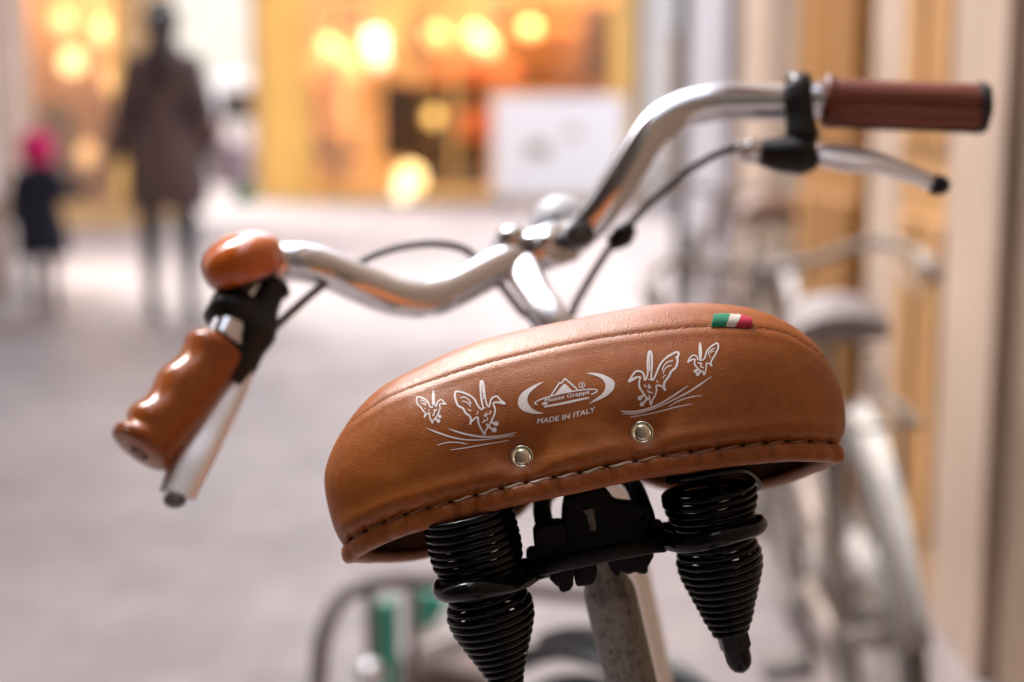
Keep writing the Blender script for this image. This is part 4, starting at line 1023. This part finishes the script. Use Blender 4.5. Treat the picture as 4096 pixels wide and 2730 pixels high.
# C: small bird
ribbon('C', [(1378, 480), (1420, 400), (1470, 350), (1530, 350), (1565, 390), (1575, 435)], 30); ribbon('C', [(1378, 480), (1450, 435), (1520, 425), (1510, 500), (1560, 580), (1640, 650)], [34, 40, 30, 30, 30, 30])
ribbon('C', [(1616, 105), (1618, 200), (1622, 320), (1620, 430)], [30, 66, 76, 50]); ribbon('C', [(1600, 430), (1670, 435), (1710, 380), (1740, 280), (1810, 190), (1880, 140), (1945, 105)], 32)
ribbon('C', [(1945, 105), (1965, 180), (1930, 280), (1880, 370), (1830, 460), (1825, 510), (1840, 555)], 34); ribbon('C', [(1840, 555), (1790, 505), (1735, 500), (1735, 580), (1695, 715), (1665, 640)], 30)
ribbon('C', [(1795, 360), (1780, 300), (1830, 240), (1890, 210)], 20); ribbon('C', [(1810, 310), (1840, 275), (1885, 262)], 18); ribbon('C', [(1795, 400), (1825, 380)], 18); ribbon('C', [(1570, 490), (1640, 500), (1630, 560), (1690, 580)], 30)
ribbon('C', [(1600, 600), (1540, 640)], 46); blob('C', (1530, 645), 36); ribbon('C', [(1640, 640), (1580, 700)], 46); blob('C', (1570, 705), 36)
# C: lines
ribbon('C', [(110, 1408), (350, 1415), (600, 1365), (800, 1290), (1000, 1180), (1200, 1050), (1380, 925)], [26, 40, 42, 38, 40, 40, 14])
ribbon('C', [(155, 1455), (400, 1450), (650, 1385), (900, 1290), (1150, 1170), (1400, 1040), (1600, 910), (1830, 748)], [20, 24, 24, 24, 28, 34, 38, 10])
ribbon('C', [(1030, 1320), (1150, 1240), (1300, 1175), (1480, 1130), (1655, 1108)], [12, 24, 26, 26, 14]); ribbon('C', [(290, 1515), (600, 1465), (900, 1395), (1200, 1320), (1465, 1268)], [20, 22, 24, 22, 12])
# B: logo
bandfill('B', [(725, 360), (560, 420), (400, 500), (260, 600), (180, 740), (180, 870), (260, 970), (400, 1030), (570, 1050), (745, 1035)],
         [(725, 362), (610, 440), (510, 520), (420, 610), (375, 710), (385, 810), (430, 890), (500, 955), (610, 1010), (745, 1037)])
bandfill('B', [(1630, 185), (1750, 175), (1930, 195), (2100, 260), (2220, 350), (2240, 450), (2180, 570), (2050, 680), (1870, 770), (1670, 848)],
         [(1630, 187), (1760, 215), (1900, 265), (1990, 330), (2040, 420), (2030, 530), (1970, 620), (1880, 690), (1780, 760), (1670, 850)])
ribbon('B', [(880, 660), (1060, 380), (1100, 400), (1175, 295), (1460, 545)], 34, smoothed=False); ribbon('B', [(1060, 390), (1110, 400)], 30, False)
bandfill('B', [(960, 640), (1080, 490), (1175, 415), (1280, 510), (1340, 570)], [(960, 645), (1060, 610), (1170, 590), (1270, 575), (1340, 575)], 4, 3)
ell = [(1200 + 680 * math.cos(t) * math.cos(R(-11.6)) - 92 * math.sin(t) * math.sin(R(-11.6)), 690 + 680 * math.cos(t) * math.sin(R(-11.6)) + 92 * math.sin(t) * math.cos(R(-11.6))) for t in [R(a) for a in range(158, 401, 8)]]
ribbon('B', ell, 30, k=2)
ribbon('B', [(730, 900), (1000, 850), (1300, 790), (1690, 705)], [40, 56, 60, 40]); ribbon('B', [(690, 840), (800, 825)], 60)
ribbon('B', [(1470, 445), (1490, 400), (1540, 383), (1590, 405), (1600, 450), (1570, 490), (1530, 498), (1485, 480), (1470, 445)], 16, k=3)
ribbon('B', [(1520, 475), (1525, 415), (1560, 415), (1560, 445), (1530, 450), (1565, 475)], 12, False)
def text(zc, s_, org, fx, fy, width, height, shifts=((0, 0),)):
    cu = bpy.data.curves.new('t', 'FONT'); cu.body = s_; cu.space_character = 1.08
    o = bpy.data.objects.new('t', cu); S.collection.objects.link(o); dg = bpy.context.evaluated_depsgraph_get()
    me = bpy.data.meshes.new_from_object(o.evaluated_get(dg)); bpy.data.objects.remove(o)
    xs = [v.co.x for v in me.vertices]; ys_ = [v.co.y for v in me.vertices]; x0_, x1_ = min(xs), max(xs); y1_ = max(ys_); y0_ = 0.0
    s, ox, oy = PZ[zc]
    for k, (dx, dy) in enumerate(shifts):
        v = []
        for q in me.vertices:
            t = (q.co.x - x0_) / (x1_ - x0_) * width; hgt = (q.co.y - y0_) / (y1_ - y0_) * height
            X_ = org[0] + fx(t) + dx; Y_ = org[1] + fy(t) - hgt + dy
            v.append(onS(ox + (X_ + hgt * .1) / s, oy + Y_ / s, OFF + k * .00002)[0])
        pr.add(v, [tuple(p.vertices) for p in me.polygons])
    bpy.data.meshes.remove(me)
text('B', 'MADE IN ITALY', (584, 1258), lambda t: t, lambda t: -(.10 * t + .000086 * t * t), 1225, 106, ((-7, 0), (7, 0), (0, -5), (0, 5)))
text('B', 'Monte Grappa', (744, 812), lambda t: t, lambda t: -.205 * t, 950, 88, ((-4, 0), (4, 0)))
prn = pr.obj('printed_emblem', M['print'], sad, smooth=False)
tag(prn, 'white printed birds, crescent logo and MADE IN ITALY lettering')

# ---- springs ----
def coil(axis_pts, prof, name, wire=0.00175):
    """axis_pts: top and bottom world points; prof: list (t 0..1, outer radius m); pitch from count"""
    a, b = axis_pts; ax = (b - a).normalized(); L_ = (b - a).length
    u = (CR - ax * CR.dot(ax)).normalized(); v = ax.cross(u)
    tt = [q[0] for q in prof]; rr = [q[1] for q in prof]
    turns = L_ / (wire * 2.16); n = int(turns * 36); pts = []
    for i in range(n + 1):
        t = i / n; r = np.interp(t, tt, rr) - wire; g_ = 2 * math.pi * turns * t
        pts.append(a + ax * L_ * t + (u * math.cos(g_) + v * math.sin(g_)) * r)
    return MB().tube(pts, wire, 10).obj(name, M['black'], bk)
mm = 0.676 / FP
# right spring
a = P(2832, 1950, .676); b = P(2922, 2530, .684)
yy_ = lambda y: (y - 1950) / 580.0
coil((a, b), [(yy_(1950), 192 * mm), (yy_(2000), 194 * mm), (yy_(2050), 180 * mm), (yy_(2090), 162 * mm), (yy_(2130), 155 * mm), (yy_(2180), 162 * mm), (yy_(2225), 177 * mm), (yy_(2270), 174 * mm), (yy_(2300), 165 * mm), (yy_(2330), 154 * mm), (yy_(2360), 142 * mm), (yy_(2390), 132 * mm), (yy_(2420), 119 * mm), (yy_(2450), 110 * mm), (yy_(2480), 99 * mm), (yy_(2505), 86 * mm), (1, 76 * mm)], 'spring', 0.00170)
# upper loop of the right spring up to the frame, stud and nut cap
MB().tube([P(2850, 1880, .675), P(2865, 1990, .676)], .0032).obj('spring_stud', M['black_matte'], bk)
MB().tube(pxpath([(2672, 1922, .664), (2760, 1912, .655), (2860, 1893, .652), (2960, 1880, .66), (3010, 1905, .675), (3030, 1950, .69), (2900, 1960, .70), (2700, 1985, .69), (2660, 2005, .672)], 8), .00185, 10).obj('spring', M['black'], bk)
na = P(2925, 2520, .684); nb = P(2943, 2590, .685); axn = (nb - na).normalized()
MB().lathe([(0, .0001), (0, .0078), (.0085, .0079), (.0100, .0070)], na, axn, 6).obj('spring_nut', M['black'], bk, bevel=.0006)
MB().lathe([(.008, .0066), (.011, .0063), (.015, .0062), (.018, .0055), (.0205, .0038), (.0217, .0016), (.022, 0)], na, axn, 28).obj('spring_cap', M['black'], bk)
# left spring
a = P(1866, 2040, .660); b = P(2042, 2790, .672)
yl = lambda y: (y - 2040) / 750.0
coil((a, b), [(0, 184 * mm), (yl(2190), 186 * mm), (yl(2240), 182 * mm), (yl(2275), 166 * mm), (yl(2310), 150 * mm), (yl(2360), 146 * mm), (yl(2400), 166 * mm), (yl(2430), 178 * mm), (yl(2482), 172 * mm), (yl(2535), 152 * mm), (yl(2583), 130 * mm), (yl(2630), 108 * mm), (yl(2662), 95 * mm), (yl(2683), 86 * mm), (yl(2710), 73 * mm), (1, 64 * mm)], 'spring', 0.00170)
na = P(2042, 2785, .672); axn = (P(2060, 2860, .673) - na).normalized()
MB().lathe([(0, .0001), (0, .0078), (.0085, .0079), (.0100, .0070)], na, axn, 6).obj('spring_nut', M['black'], bk, bevel=.0006)
MB().lathe([(.008, .0066), (.015, .0062), (.018, .0055), (.0217, .0016), (.022, 0)], na, axn, 28).obj('spring_cap', M['black'], bk)
# ---- rail loops around the springs ----
r4 = lambda x, y, d: (2300 + x / 1.5225, 1700 + y / 1.5225, d)
r3 = lambda x, y, d: (1250 + x / 1.889, 1900 + y / 1.889, d)
RR_ = 0.0045
MB().tube(pxpath([r4(470, 690, .672), r4(545, 700, .664), r4(640, 722, .654), r4(760, 716, .648), r4(880, 688, .646), r4(990, 657, .650), r4(1080, 628, .657), r4(1118, 603, .668), r4(1095, 592, .684), r4(980, 600, .694), r4(800, 620, .698), r4(620, 640, .694), r4(480, 655, .688)], 8),
          RR_).obj('rail_loop', M['black'], bk)
MB().tube(pxpath([r3(1780, 705, .672), r3(1690, 725, .667), r3(1600, 785, .658), r3(1490, 832, .648), r3(1340, 856, .638), r3(1180, 876, .634), r3(1050, 893, .640), r3(980, 880, .652), r3(1000, 830, .668), r3(1150, 770, .682), r3(1400, 730, .686), r3(1600, 700, .684), r3(1760, 680, .682)], 8),
          RR_ * 1.02).obj('rail_loop', M['black'], bk)
# ---- clamp under the saddle ----
z4 = lambda x, y: (2000 + x / 2.85, 1900 + y / 2.85)
cl = empty('x'); bpy.data.objects.remove(cl)
clamp = MB().tube([P(*z4(430, 1065), .664), P(*z4(800, 985), .662), P(*z4(1200, 900), .662), P(*z4(1820, 785), .664)], .0040, 16).obj('saddle_clamp', M['black_matte'], bk)
def cpl(name, pts, D, th, bev=.0015): return plate([z4(*q) for q in pts], D, th, name, M['black_matte'], clamp, bev)
cpl('clamp_jaw', [(375, 660), (430, 590), (560, 560), (700, 540), (760, 600), (760, 1000), (400, 1060), (395, 850)], .668, .020)
cpl('clamp_jaw', [(715, 400), (740, 255), (1190, 130), (1320, 300), (1640, 340), (1690, 350), (1725, 470), (1730, 760), (720, 980), (705, 600)], .676, .016)
cpl('clamp_jaw', [(1240, 900), (1760, 830), (1755, 940), (1690, 1060), (1695, 1130), (1620, 1140), (1540, 1115), (1480, 1140), (1300, 1100)], .674, .018)
cpl('serrated_washer', [(540, 1060), (620, 1050), (690, 1100), (690, 1290), (640, 1270), (570, 1200)], .676, .010)
cpl('serrated_washer', [(640, 1050), (840, 1000), (840, 1260), (800, 1320), (720, 1350), (675, 1320)], .670, .014)
cpl('serrated_washer', [(845, 1000), (1105, 960), (1112, 1120), (1085, 1240), (1020, 1268), (870, 1282), (850, 1200)], .672, .016)
cpl('serrated_washer', [(1205, 930), (1360, 900), (1375, 1120), (1350, 1170), (1310, 1160), (1240, 1040)], .673, .012)
cpl('clamp_nut', [(300, 880), (330, 845), (395, 835), (430, 960), (420, 1000), (300, 960)], .668, .010)
cpl('clamp_nut', [(368, 1160), (520, 1120), (530, 1180), (400, 1218)], .664, .010)
cpl('clamp_nut', [(1725, 540), (1830, 520), (1868, 560), (1880, 620), (1740, 650)], .668, .010)
cpl('clamp_nut', [(1765, 860), (1915, 830), (1925, 860), (1880, 888), (1790, 895)], .664, .010)
plate([z4(*q) for q in [(925, 400), (1075, 365), (1105, 625), (1065, 650), (1020, 640), (985, 470)]], .6745, .006, 'post_head', M['post'], bk, .001)
# saddle rails running forward and up to the nose
nose = W3(0, .20, .014)
for a_, w1 in ((P(*z4(515, 620), .684), P(*z4(520, 250), .74)), (P(*z4(1630, 400), .684), P(*z4(1430, 60), .74))):
    MB().tube(spline([a_ - ZL * .01, a_, w1, nose], 6), .0043 * 1.1, 12).obj('saddle_rail', M['black'], bk)
# spring carrier plate under the saddle
cpts = [(-.085, .012, .010), (-.05, .004, .013), (0, .002, .016), (.05, .004, .013), (.085, .012, .010)]
MB().tube([W3(*q) for q in spline(cpts, 6)], .006, 10).obj('spring_carrier', M['black_matte'], bk)
# ---- seat post ----
p0 = P(2433, 2353, .716); p1 = P(2525, 2730, .735); axp = (p1 - p0).normalized()
low = p0 + axp * 0.42
sp2 = MB().lathe([(-.052, 0), (-.052, .0068), (-.022, .0072), (-.012, .0085), (-.002, .0120), (.003, .0131), (.42, .0132)], p0, axp, 48)
post = sp2.obj('seat_post', M['post'], bk)

# ---- handlebar ----
P_far = P
def P(px, py, D): return P_far(px, py, 0.80 + (D - 0.85) * 0.42)      # the bar sits this close behind the saddle
hbp = [(2250, 905, 1.165), (2180, 985, 1.150)]
leftbar = [(2230, 978, 1.215), (2150, 1005, 1.21), (2040, 1045, 1.19), (1900, 1115, 1.15), (1780, 1175, 1.115), (1680, 1195, 1.09), (1570, 1185, 1.065), (1450, 1140, 1.045), (1330, 1085, 1.035), (1230, 1055, 1.025), (1140, 1050, 1.02), (1070, 1075, 1.01), (1010, 1130, .995), (960, 1220, .975), (925, 1300, .955), (895, 1370, .94)]
rightbar = [(2230, 978, 1.215), (2290, 950, 1.21), (2350, 900, 1.20), (2405, 835, 1.19), (2470, 740, 1.18), (2550, 610, 1.175), (2610, 520, 1.18), (2680, 468, 1.185), (2770, 430, 1.187), (2880, 413, 1.187), (3000, 408, 1.185), (3200, 408, 1.18), (3330, 400, 1.175), (3600, 415, 1.17), (3900, 425, 1.165)]
allbar = list(reversed(leftbar)) + rightbar[1:]
bar = MB().tube(psmooth(pxpath(allbar, 8), 4), .0121, 24).obj('handlebar', M['chrome'], bk)
tag(bar, 'swept chrome handlebar')
# right grip: stitched leather wrap with a black strip standing in for underside shade
gp = pxpath([(3300, 408, 1.177), (3320, 410, 1.176), (3345, 412, 1.175), (3500, 418, 1.172), (3700, 425, 1.168), (3860, 431, 1.165), (3905, 433, 1.164), (3945, 434, 1.163)], 8)
ng = len(gp); gr = [0.0155 + .0012 * math.sin(i * .12) for i in range(ng)]
gr = [(.0125 + .0035 * min(1, i / 4.0)) if i < 4 else (.0163 if i < 12 else .0158) for i in range(ng)]
for k in range(8): gr[ng - 1 - k] = [.0060, .0105, .0130, .0145, .0152, .0156, .0158, .0159][k]
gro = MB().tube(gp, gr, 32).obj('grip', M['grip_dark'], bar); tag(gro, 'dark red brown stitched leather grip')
stg = MB()
ax_g = (gp[-1] - gp[0]).normalized(); tow = (CAM - gp[ng // 2]); tow = (tow - ax_g * tow.dot(ax_g)).normalized(); dn = ax_g.cross(tow); dn = dn if dn.z < 0 else -dn
for i in range(26):
    t = .08 + .86 * i / 26; c = gp[0].lerp(gp[-1], t)
    for sg, ang in ((1, .38), (-1, .62)):
        d_ = (tow * math.cos(ang) + dn * math.sin(ang)).normalized()
        stg.tube([c + d_ * .0162, c + ax_g * .003 + (tow * math.cos(.5) + dn * math.sin(.5)).normalized() * .0168], .0009, 6)
M['lace'] = mat('red_brown_lace', (0.34, 0.115, 0.08), 0.45)
tag(stg.obj('grip_lacing', M['lace'], gro), kind='stuff')
for ang in (.2, .8):
    d_ = (tow * math.cos(ang) + dn * math.sin(ang)).normalized(); MB().tube([gp[0].lerp(gp[-1], .06) + d_ * .0158, gp[0].lerp(gp[-1], .94) + d_ * .0160], .0012, 6).obj('grip_ridge', M['lace'], gro)
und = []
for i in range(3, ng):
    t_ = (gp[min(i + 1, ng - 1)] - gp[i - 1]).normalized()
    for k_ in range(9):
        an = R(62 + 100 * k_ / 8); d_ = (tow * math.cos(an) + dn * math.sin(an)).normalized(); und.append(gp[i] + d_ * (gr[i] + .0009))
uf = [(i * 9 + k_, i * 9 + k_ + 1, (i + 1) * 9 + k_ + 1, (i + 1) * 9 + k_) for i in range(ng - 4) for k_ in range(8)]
build('grip_shade_strip', und, uf, M['rubber'], gro).modifiers.new('solid', 'SOLIDIFY').thickness = .0012  # black strip put in as the shade below the grip
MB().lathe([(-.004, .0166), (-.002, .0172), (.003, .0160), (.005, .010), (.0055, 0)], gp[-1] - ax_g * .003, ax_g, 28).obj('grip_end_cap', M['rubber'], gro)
MB().lathe([(-.003, .0150), (-.002, .0178), (.002, .0178), (.003, .0150)], gp[4], ax_g, 28).obj('grip_collar', M['grip_dark'], gro)
# left grip with finger scallops on its far side
lg = pxpath([(885, 1385, .945), (860, 1425, .935), (760, 1560, .905), (650, 1700, .872), (590, 1775, .855), (570, 1800, .850)], 14)
v = []; f = []; n = len(lg); ag = (lg[-1] - lg[0]).normalized(); tw = CAM - lg[n // 2]; tw = (tw - ag * tw.dot(ag)).normalized(); sd2 = ag.cross(tw)
if sd2.x > 0: sd2 = -sd2                                   # towards the left / upper side
for i, p in enumerate(lg):
    t = i / (n - 1); base = .0162 * min(1, .80 + t * 3) * (1 if t < .97 else .93)
    flare = .0035 * math.exp(-((t - .98) / .05) ** 2)
    for j in range(28):
        g_ = 2 * math.pi * j / 28; up_ = max(0, math.cos(g_)); r_ = base + flare + up_ * (.0032 * (.5 + .5 * math.cos(2 * math.pi * (t * 4.6 + .1)))) + .001 * up_
        v.append(p + (sd2 * math.cos(g_) + tw * math.sin(g_)) * r_)
for i in range(n - 1):
    for j in range(28): f.append((i * 28 + j, i * 28 + (j + 1) % 28, (i + 1) * 28 + (j + 1) % 28, (i + 1) * 28 + j))
for k_, (dd, sc_) in enumerate(((.0012, .97), (.0022, .85), (.0026, .60), (.0028, .30))):
    for j in range(28):
        q_ = v[(n - 1) * 28 + j] - lg[-1]; v.append(lg[-1] + q_ * sc_ + ag * dd)
for i in range(n - 1, n + 3):
    for j in range(28): f.append((i * 28 + j, i * 28 + (j + 1) % 28, (i + 1) * 28 + (j + 1) % 28, (i + 1) * 28 + j))
v.append(lg[-1] + ag * .0028); f += [(len(v) - 1, (n + 3) * 28 + (j + 1) % 28, (n + 3) * 28 + j) for j in range(28)]
v.append(lg[0]); f += [(len(v) - 1, j, (j + 1) % 28) for j in range(28)]
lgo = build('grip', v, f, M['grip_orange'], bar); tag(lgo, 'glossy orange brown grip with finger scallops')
# right brake lever assembly
def frustum(pts, rad, name, m, parent, n=18): return MB().tube(pxpath(pts, 5), rad if not hasattr(rad, '__len__') else list(np.interp(np.linspace(0, 1, 5 * (len(pts) - 1) + 1), np.linspace(0, 1, len(rad)), rad)), n).obj(name, m, parent)
brk = frustum([(3180, 345, 1.165), (3188, 400, 1.16), (3200, 470, 1.155), (3210, 560, 1.15)], [.0085, .010, .0095, .0115], 'brake_clamp', M['black_plastic'], bar)
MB().lathe([(-.007, .0125), (-.007, .0165), (.007, .0165), (.007, .0125)], P(3187, 392, 1.18), (P(3300, 395, 1.18) - P(3187, 392, 1.18)), 24).obj('clamp_band', M['black_plastic'], brk)
frustum([(3040, 610, 1.155), (3110, 618, 1.153), (3200, 620, 1.15), (3255, 615, 1.15)], [.0085, .0115, .0135, .0105], 'lever_body', M['black_plastic'], brk)
frustum([(2940, 592, 1.155), (2975, 600, 1.155), (2985, 602, 1.155), (3045, 610, 1.155)], [.0048, .0050, .0085, .0075], 'barrel_adjuster', M['chrome'], brk)
def leverblade(pts, wd, th, name, m, parent, face=0.9):
    pth = pxpath(pts, 6); n = len(pth); v = []; f = []; wv = np.interp(np.linspace(0, 1, n), np.linspace(0, 1, len(wd)), wd)
    for i, p in enumerate(pth):
        t = (pth[min(i + 1, n - 1)] - pth[max(i - 1, 0)]).normalized(); vw = (CAM - p).normalized() + SUN_DIR * face; vw = (vw - t * vw.dot(t)).normalized(); s = t.cross(vw)
        for j in range(16):
            g_ = 2 * math.pi * j / 16; c_, s_ = math.cos(g_), math.sin(g_)
            v.append(p + s * wv[i] * math.copysign(abs(c_) ** .7, c_) + vw * th * math.copysign(abs(s_) ** .8, s_))
    for i in range(n - 1):
        for j in range(16): f.append((i * 16 + j, i * 16 + (j + 1) % 16, (i + 1) * 16 + (j + 1) % 16, (i + 1) * 16 + j))
    f += [tuple(range(16))[::-1], tuple(range((n - 1) * 16, n * 16))]
    return build(name, v, f, m, parent)
leverblade([(3270, 622, 1.15), (3340, 628, 1.148), (3420, 640, 1.146), (3500, 650, 1.145), (3600, 682, 1.145), (3690, 715, 1.145), (3745, 740, 1.145)], [.0085, .0115, .0120, .0090, .0062, .0055, .0060], .0045, 'brake_lever', M['satin'], brk, 1.0)
MB().ball(P(3752, 742, 1.145), .0068, sc=(1.2, 1, 1)).obj('lever_tip', M['black_plastic'], brk)
# left brake assembly
brl = frustum([(1085, 1130, 1.0), (1060, 1180, .99), (1035, 1240, .98), (1010, 1330, .965), (985, 1400, .955), (960, 1470, .945), (925, 1530, .935)], [.012, .011, .012, .0145, .011, .0095, .008], 'brake_clamp', M['black_plastic'], bar)
MB().lathe([(-.007, .0125), (-.007, .0168), (.007, .0168), (.007, .0125)], P(940, 1260, .963), (P(900, 1360, .94) - P(960, 1220, .975)), 24).obj('clamp_band', M['black_plastic'], brl)
frustum([(1000, 1300, .96), (1020, 1340, .958), (1040, 1375, .956)], [.010, .011, .008], 'lever_body', M['black_plastic'], brl)
MB().cyl(P(1040, 1300, .955), P(1060, 1320, .955), .0055).obj('pivot_bolt', M['chrome'], brl)
leverblade([(975, 1440, .945), (938, 1540, .932), (888, 1620, .915), (830, 1720, .895), (775, 1830, .872), (728, 1930, .855), (706, 1985, .846)], [.0080, .0085, .0105, .0118, .0118, .0112, .0105], .0035, 'brake_lever', M['satin'], brl, .35)
MB().ball(P(700, 2000, .845), .0060, sc=(1.1, 1, .8)).obj('lever_tip', M['cable'], brl)
frustum([(1075, 1150, .998), (1110, 1165, .998), (1125, 1190, .995)], [.009, .007, .006], 'cable_stop', M['black_plastic'], brl)
# bell
bc = P(968, 1035, .975); bax = (CU * 1.0 + CR * -.30 - CF * .30).normalized()
bl = MB().lathe([(-.011, .0215), (-.0105, .0240), (-.005, .0250), (0, .0248), (.005, .0236), (.009, .0205), (.0125, .0155), (.0145, .0095), (.0152, .005), (.0154, 0)], bc, bax, 48).obj('bell', M['orange_paint'], bar)
tag(bl, 'round glossy orange bell')
MB().lathe([(-.0140, 0), (-.0140, .019), (-.011, .0212), (-.0106, .0212)], bc, bax, 40).obj('bell_base', M['black_plastic'], bl)
MB().cyl(bc - bax * .016, P(1000, 1150, .985), .007).obj('bell_bracket', M['black_plastic'], bl)
MB().tube(pxpath([(880, 1140, .97), (905, 1165, .965), (950, 1180, .965)], 4), .005).obj('bell_thumb_lever', M['chrome'], bl)
# stem / handle post (chrome)
stp = [(2045, 995, 1.23), (2080, 1065, 1.20), (2135, 1165, 1.155), (2205, 1280, 1.125), (2285, 1460, 1.13), (2400, 1850, 1.155), (2515, 2303, 1.19), (2600, 2700, 1.22), (2700, 3200, 1.26)]
sr = np.interp(np.linspace(0, 1, 8 * 8 + 1), [0, .12, .25, .4, .6, 1], [.0085, .0090, .0090, .0105, .0140, .0145])
stem = MB().tube(psmooth(pxpath(stp, 8), 3), list(sr), 24).obj('handle_post', M['alu'], bk)
leverblade([(2020, 960, 1.24), (2050, 1010, 1.215), (2092, 1085, 1.175), (2150, 1190, 1.12), (2215, 1285, 1.085), (2290, 1420, 1.09)], [.0105, .0125, .0125, .0100, .0110, .0130], .0085, 'stem_face', M['satin'], stem, 1.3)
MB().lathe([(-.022, .010), (-.021, .0150), (.021, .0150), (.022, .010)], P(2165, 998, 1.212), (P(2240, 968, 1.213) - P(2060, 1030, 1.200)), 32).obj('bar_clamp', M['chrome'], stem)
MB().lathe([(-.004, .0), (-.004, .0095), (.0, .0105), (.006, .0100), (.009, .007), (.010, 0)], P(2045, 965, 1.20), (CU + CR * -.2), 24).obj('clamp_bolt', M['chrome'], stem)
MB().ball(P(2190, 970, 1.19), .0080).obj('clamp_bolt', M['chrome'], stem)
# small head lamp on the far side of the bar
hlc = P(2240, 905, 1.32)
hlm = MB().lathe([(-.02, .004), (-.018, .012), (-.006, .0205), (.010, .0225), (.022, .0215), (.024, .0)], hlc, (CF + CR * .15 + CU * -.1), 32).obj('headlamp', M['white_plastic'], bk)
MB().lathe([(.0245, .0), (.0245, .0200)], hlc, (CF + CR * .15 + CU * -.1), 32).obj('lens', mat('lamp_lens', (.8, .8, .8), .1), hlm)
MB().cyl(P(2290, 950, 1.19), P(2330, 930, 1.16), .009).obj('lamp_bracket', mat('dark_grey_plastic', (.06, .06, .065), .4), hlm)
# cables
MB().tube(pxpath([(1045, 1370, .955), (1085, 1325, .965), (1180, 1235, .985), (1280, 1150, 1.01), (1380, 1085, 1.05), (1480, 1030, 1.08), (1600, 990, 1.12), (1740, 975, 1.15), (1860, 1000, 1.17), (1940, 1070, 1.17), (2010, 1150, 1.165), (2080, 1240, 1.16), (2160, 1340, 1.17), (2300, 1800, 1.20), (2480, 2500, 1.25), (2560, 2900, 1.3)], 8), .0026, 10).obj('brake_cable', M['cable'], bk)
MB().tube(pxpath([(2945, 592, 1.155), (2880, 610, 1.155), (2800, 655, 1.16), (2700, 725, 1.17), (2600, 815, 1.19), (2520, 900, 1.20), (2460, 965, 1.20), (2400, 1050, 1.19), (2340, 1150, 1.18), (2290, 1250, 1.17), (2270, 1400, 1.17), (2380, 1850, 1.20), (2540, 2500, 1.25)], 8), .0026, 10).obj('brake_cable', M['cable'], bk)
frustum([(2440, 980, 1.20), (2490, 945, 1.20), (2525, 905, 1.20)], [.005, .008, .005], 'cable_clip', M['black_plastic'], bk)
P = P_far
# ---- frame, wheels (small folding-bike wheels, steering turned left) ----
cream = mat('cream_frame_paint', (0.62, 0.52, 0.42), 0.3)
lean = Matrix.Rotation(-LEAN, 3, 'Y')
def BL(x, y, z): return Vector((0.23, 0, 0)) + lean @ Vector((x, y, z))
st_top = BL(0, .79, .50); st_bot = BL(0, .84, .27)
MB().cyl(low, BL(0, .86, .26), .0155).obj('seat_tube', cream, bk)
hb_ = BL(0, 1.33, .33)
ht = BL(0, 1.29, .50)
MB().tube(spline([ht + Vector((0, -.02, 0)), BL(0, 1.1, .36), BL(0, .86, .28)], 8), .024).obj('main_tube', cream, bk)
MB().cyl(ht, hb_, .019).obj('head_tube', cream, bk)
MB().cyl(P(2700, 3200, .80 + .41 * .42), ht, .0145).obj('handle_post_foot', M['chrome'], bk)
rz = Matrix.Rotation(R(38), 3, 'Z'); axw = (rz @ (lean @ Vector((1, 0, 0)))).normalized(); fwd = axw.cross(Vector((0, 0, 1))); fwd = -fwd if fwd.dot(Vector((0, 1, 0))) < 0 else fwd
upw = axw.cross(fwd); upw = -upw if upw.z < 0 else upw
fh = hb_ + fwd * .045 - upw * .09; fh = fh + upw * (0.255 * upw.z + 0.004 - fh.z) / upw.z
wheel(fh, .255, bk, axis=axw, tyre_r=.021, spokes=20)
wheel(BL(0, .40, .258), .255, bk, axis=lean @ Vector((1, 0, 0)), tyre_r=.021, spokes=20)
strip('mudguard', arc(fh, .280, R(-100), R(35), 30, axw), .052, .002, M['black_plastic'], bk, axw)
strip('mudguard', arc(BL(0, .40, .258), .280, R(-110), R(60), 30, lean @ Vector((1, 0, 0))), .052, .002, M['black_plastic'], bk, lean @ Vector((1, 0, 0)))
for s in (-1, 1):
    MB().tube([hb_ + axw * s * .02, hb_ + axw * s * .045 - upw * .03, fh + axw * s * .05], .010, 10).obj('fork_blade', M['chrome'], bk)
    MB().tube([BL(s * .02, .84, .30), BL(s * .055, .40, .258)], .008, 10).obj('chain_stay', cream, bk)
    MB().tube([BL(s * .015, .80, .46), BL(s * .055, .40, .258)], .007, 10).obj('seat_stay', cream, bk)
    MB().tube([BL(s * .06, .86, .26), BL(s * .075, .86 + s * .11, .26 - s * .11)], .008, 10).box(BL(s * .12, .86 + s * .11, .26 - s * .11), (.09, .07, .02)).obj('pedal', M['black_plastic'], bk)
MB().lathe([(-.003, .03), (-.003, .085), (.003, .085), (.003, .03)], BL(.05, .86, .26), lean @ Vector((1, 0, 0)), 40).obj('chainring', M['alu'], bk)
MB().tube([BL(-.03, .60, .27), BL(-.10, .62, .015)], .008, 8).obj('kickstand', M['alu'], bk)
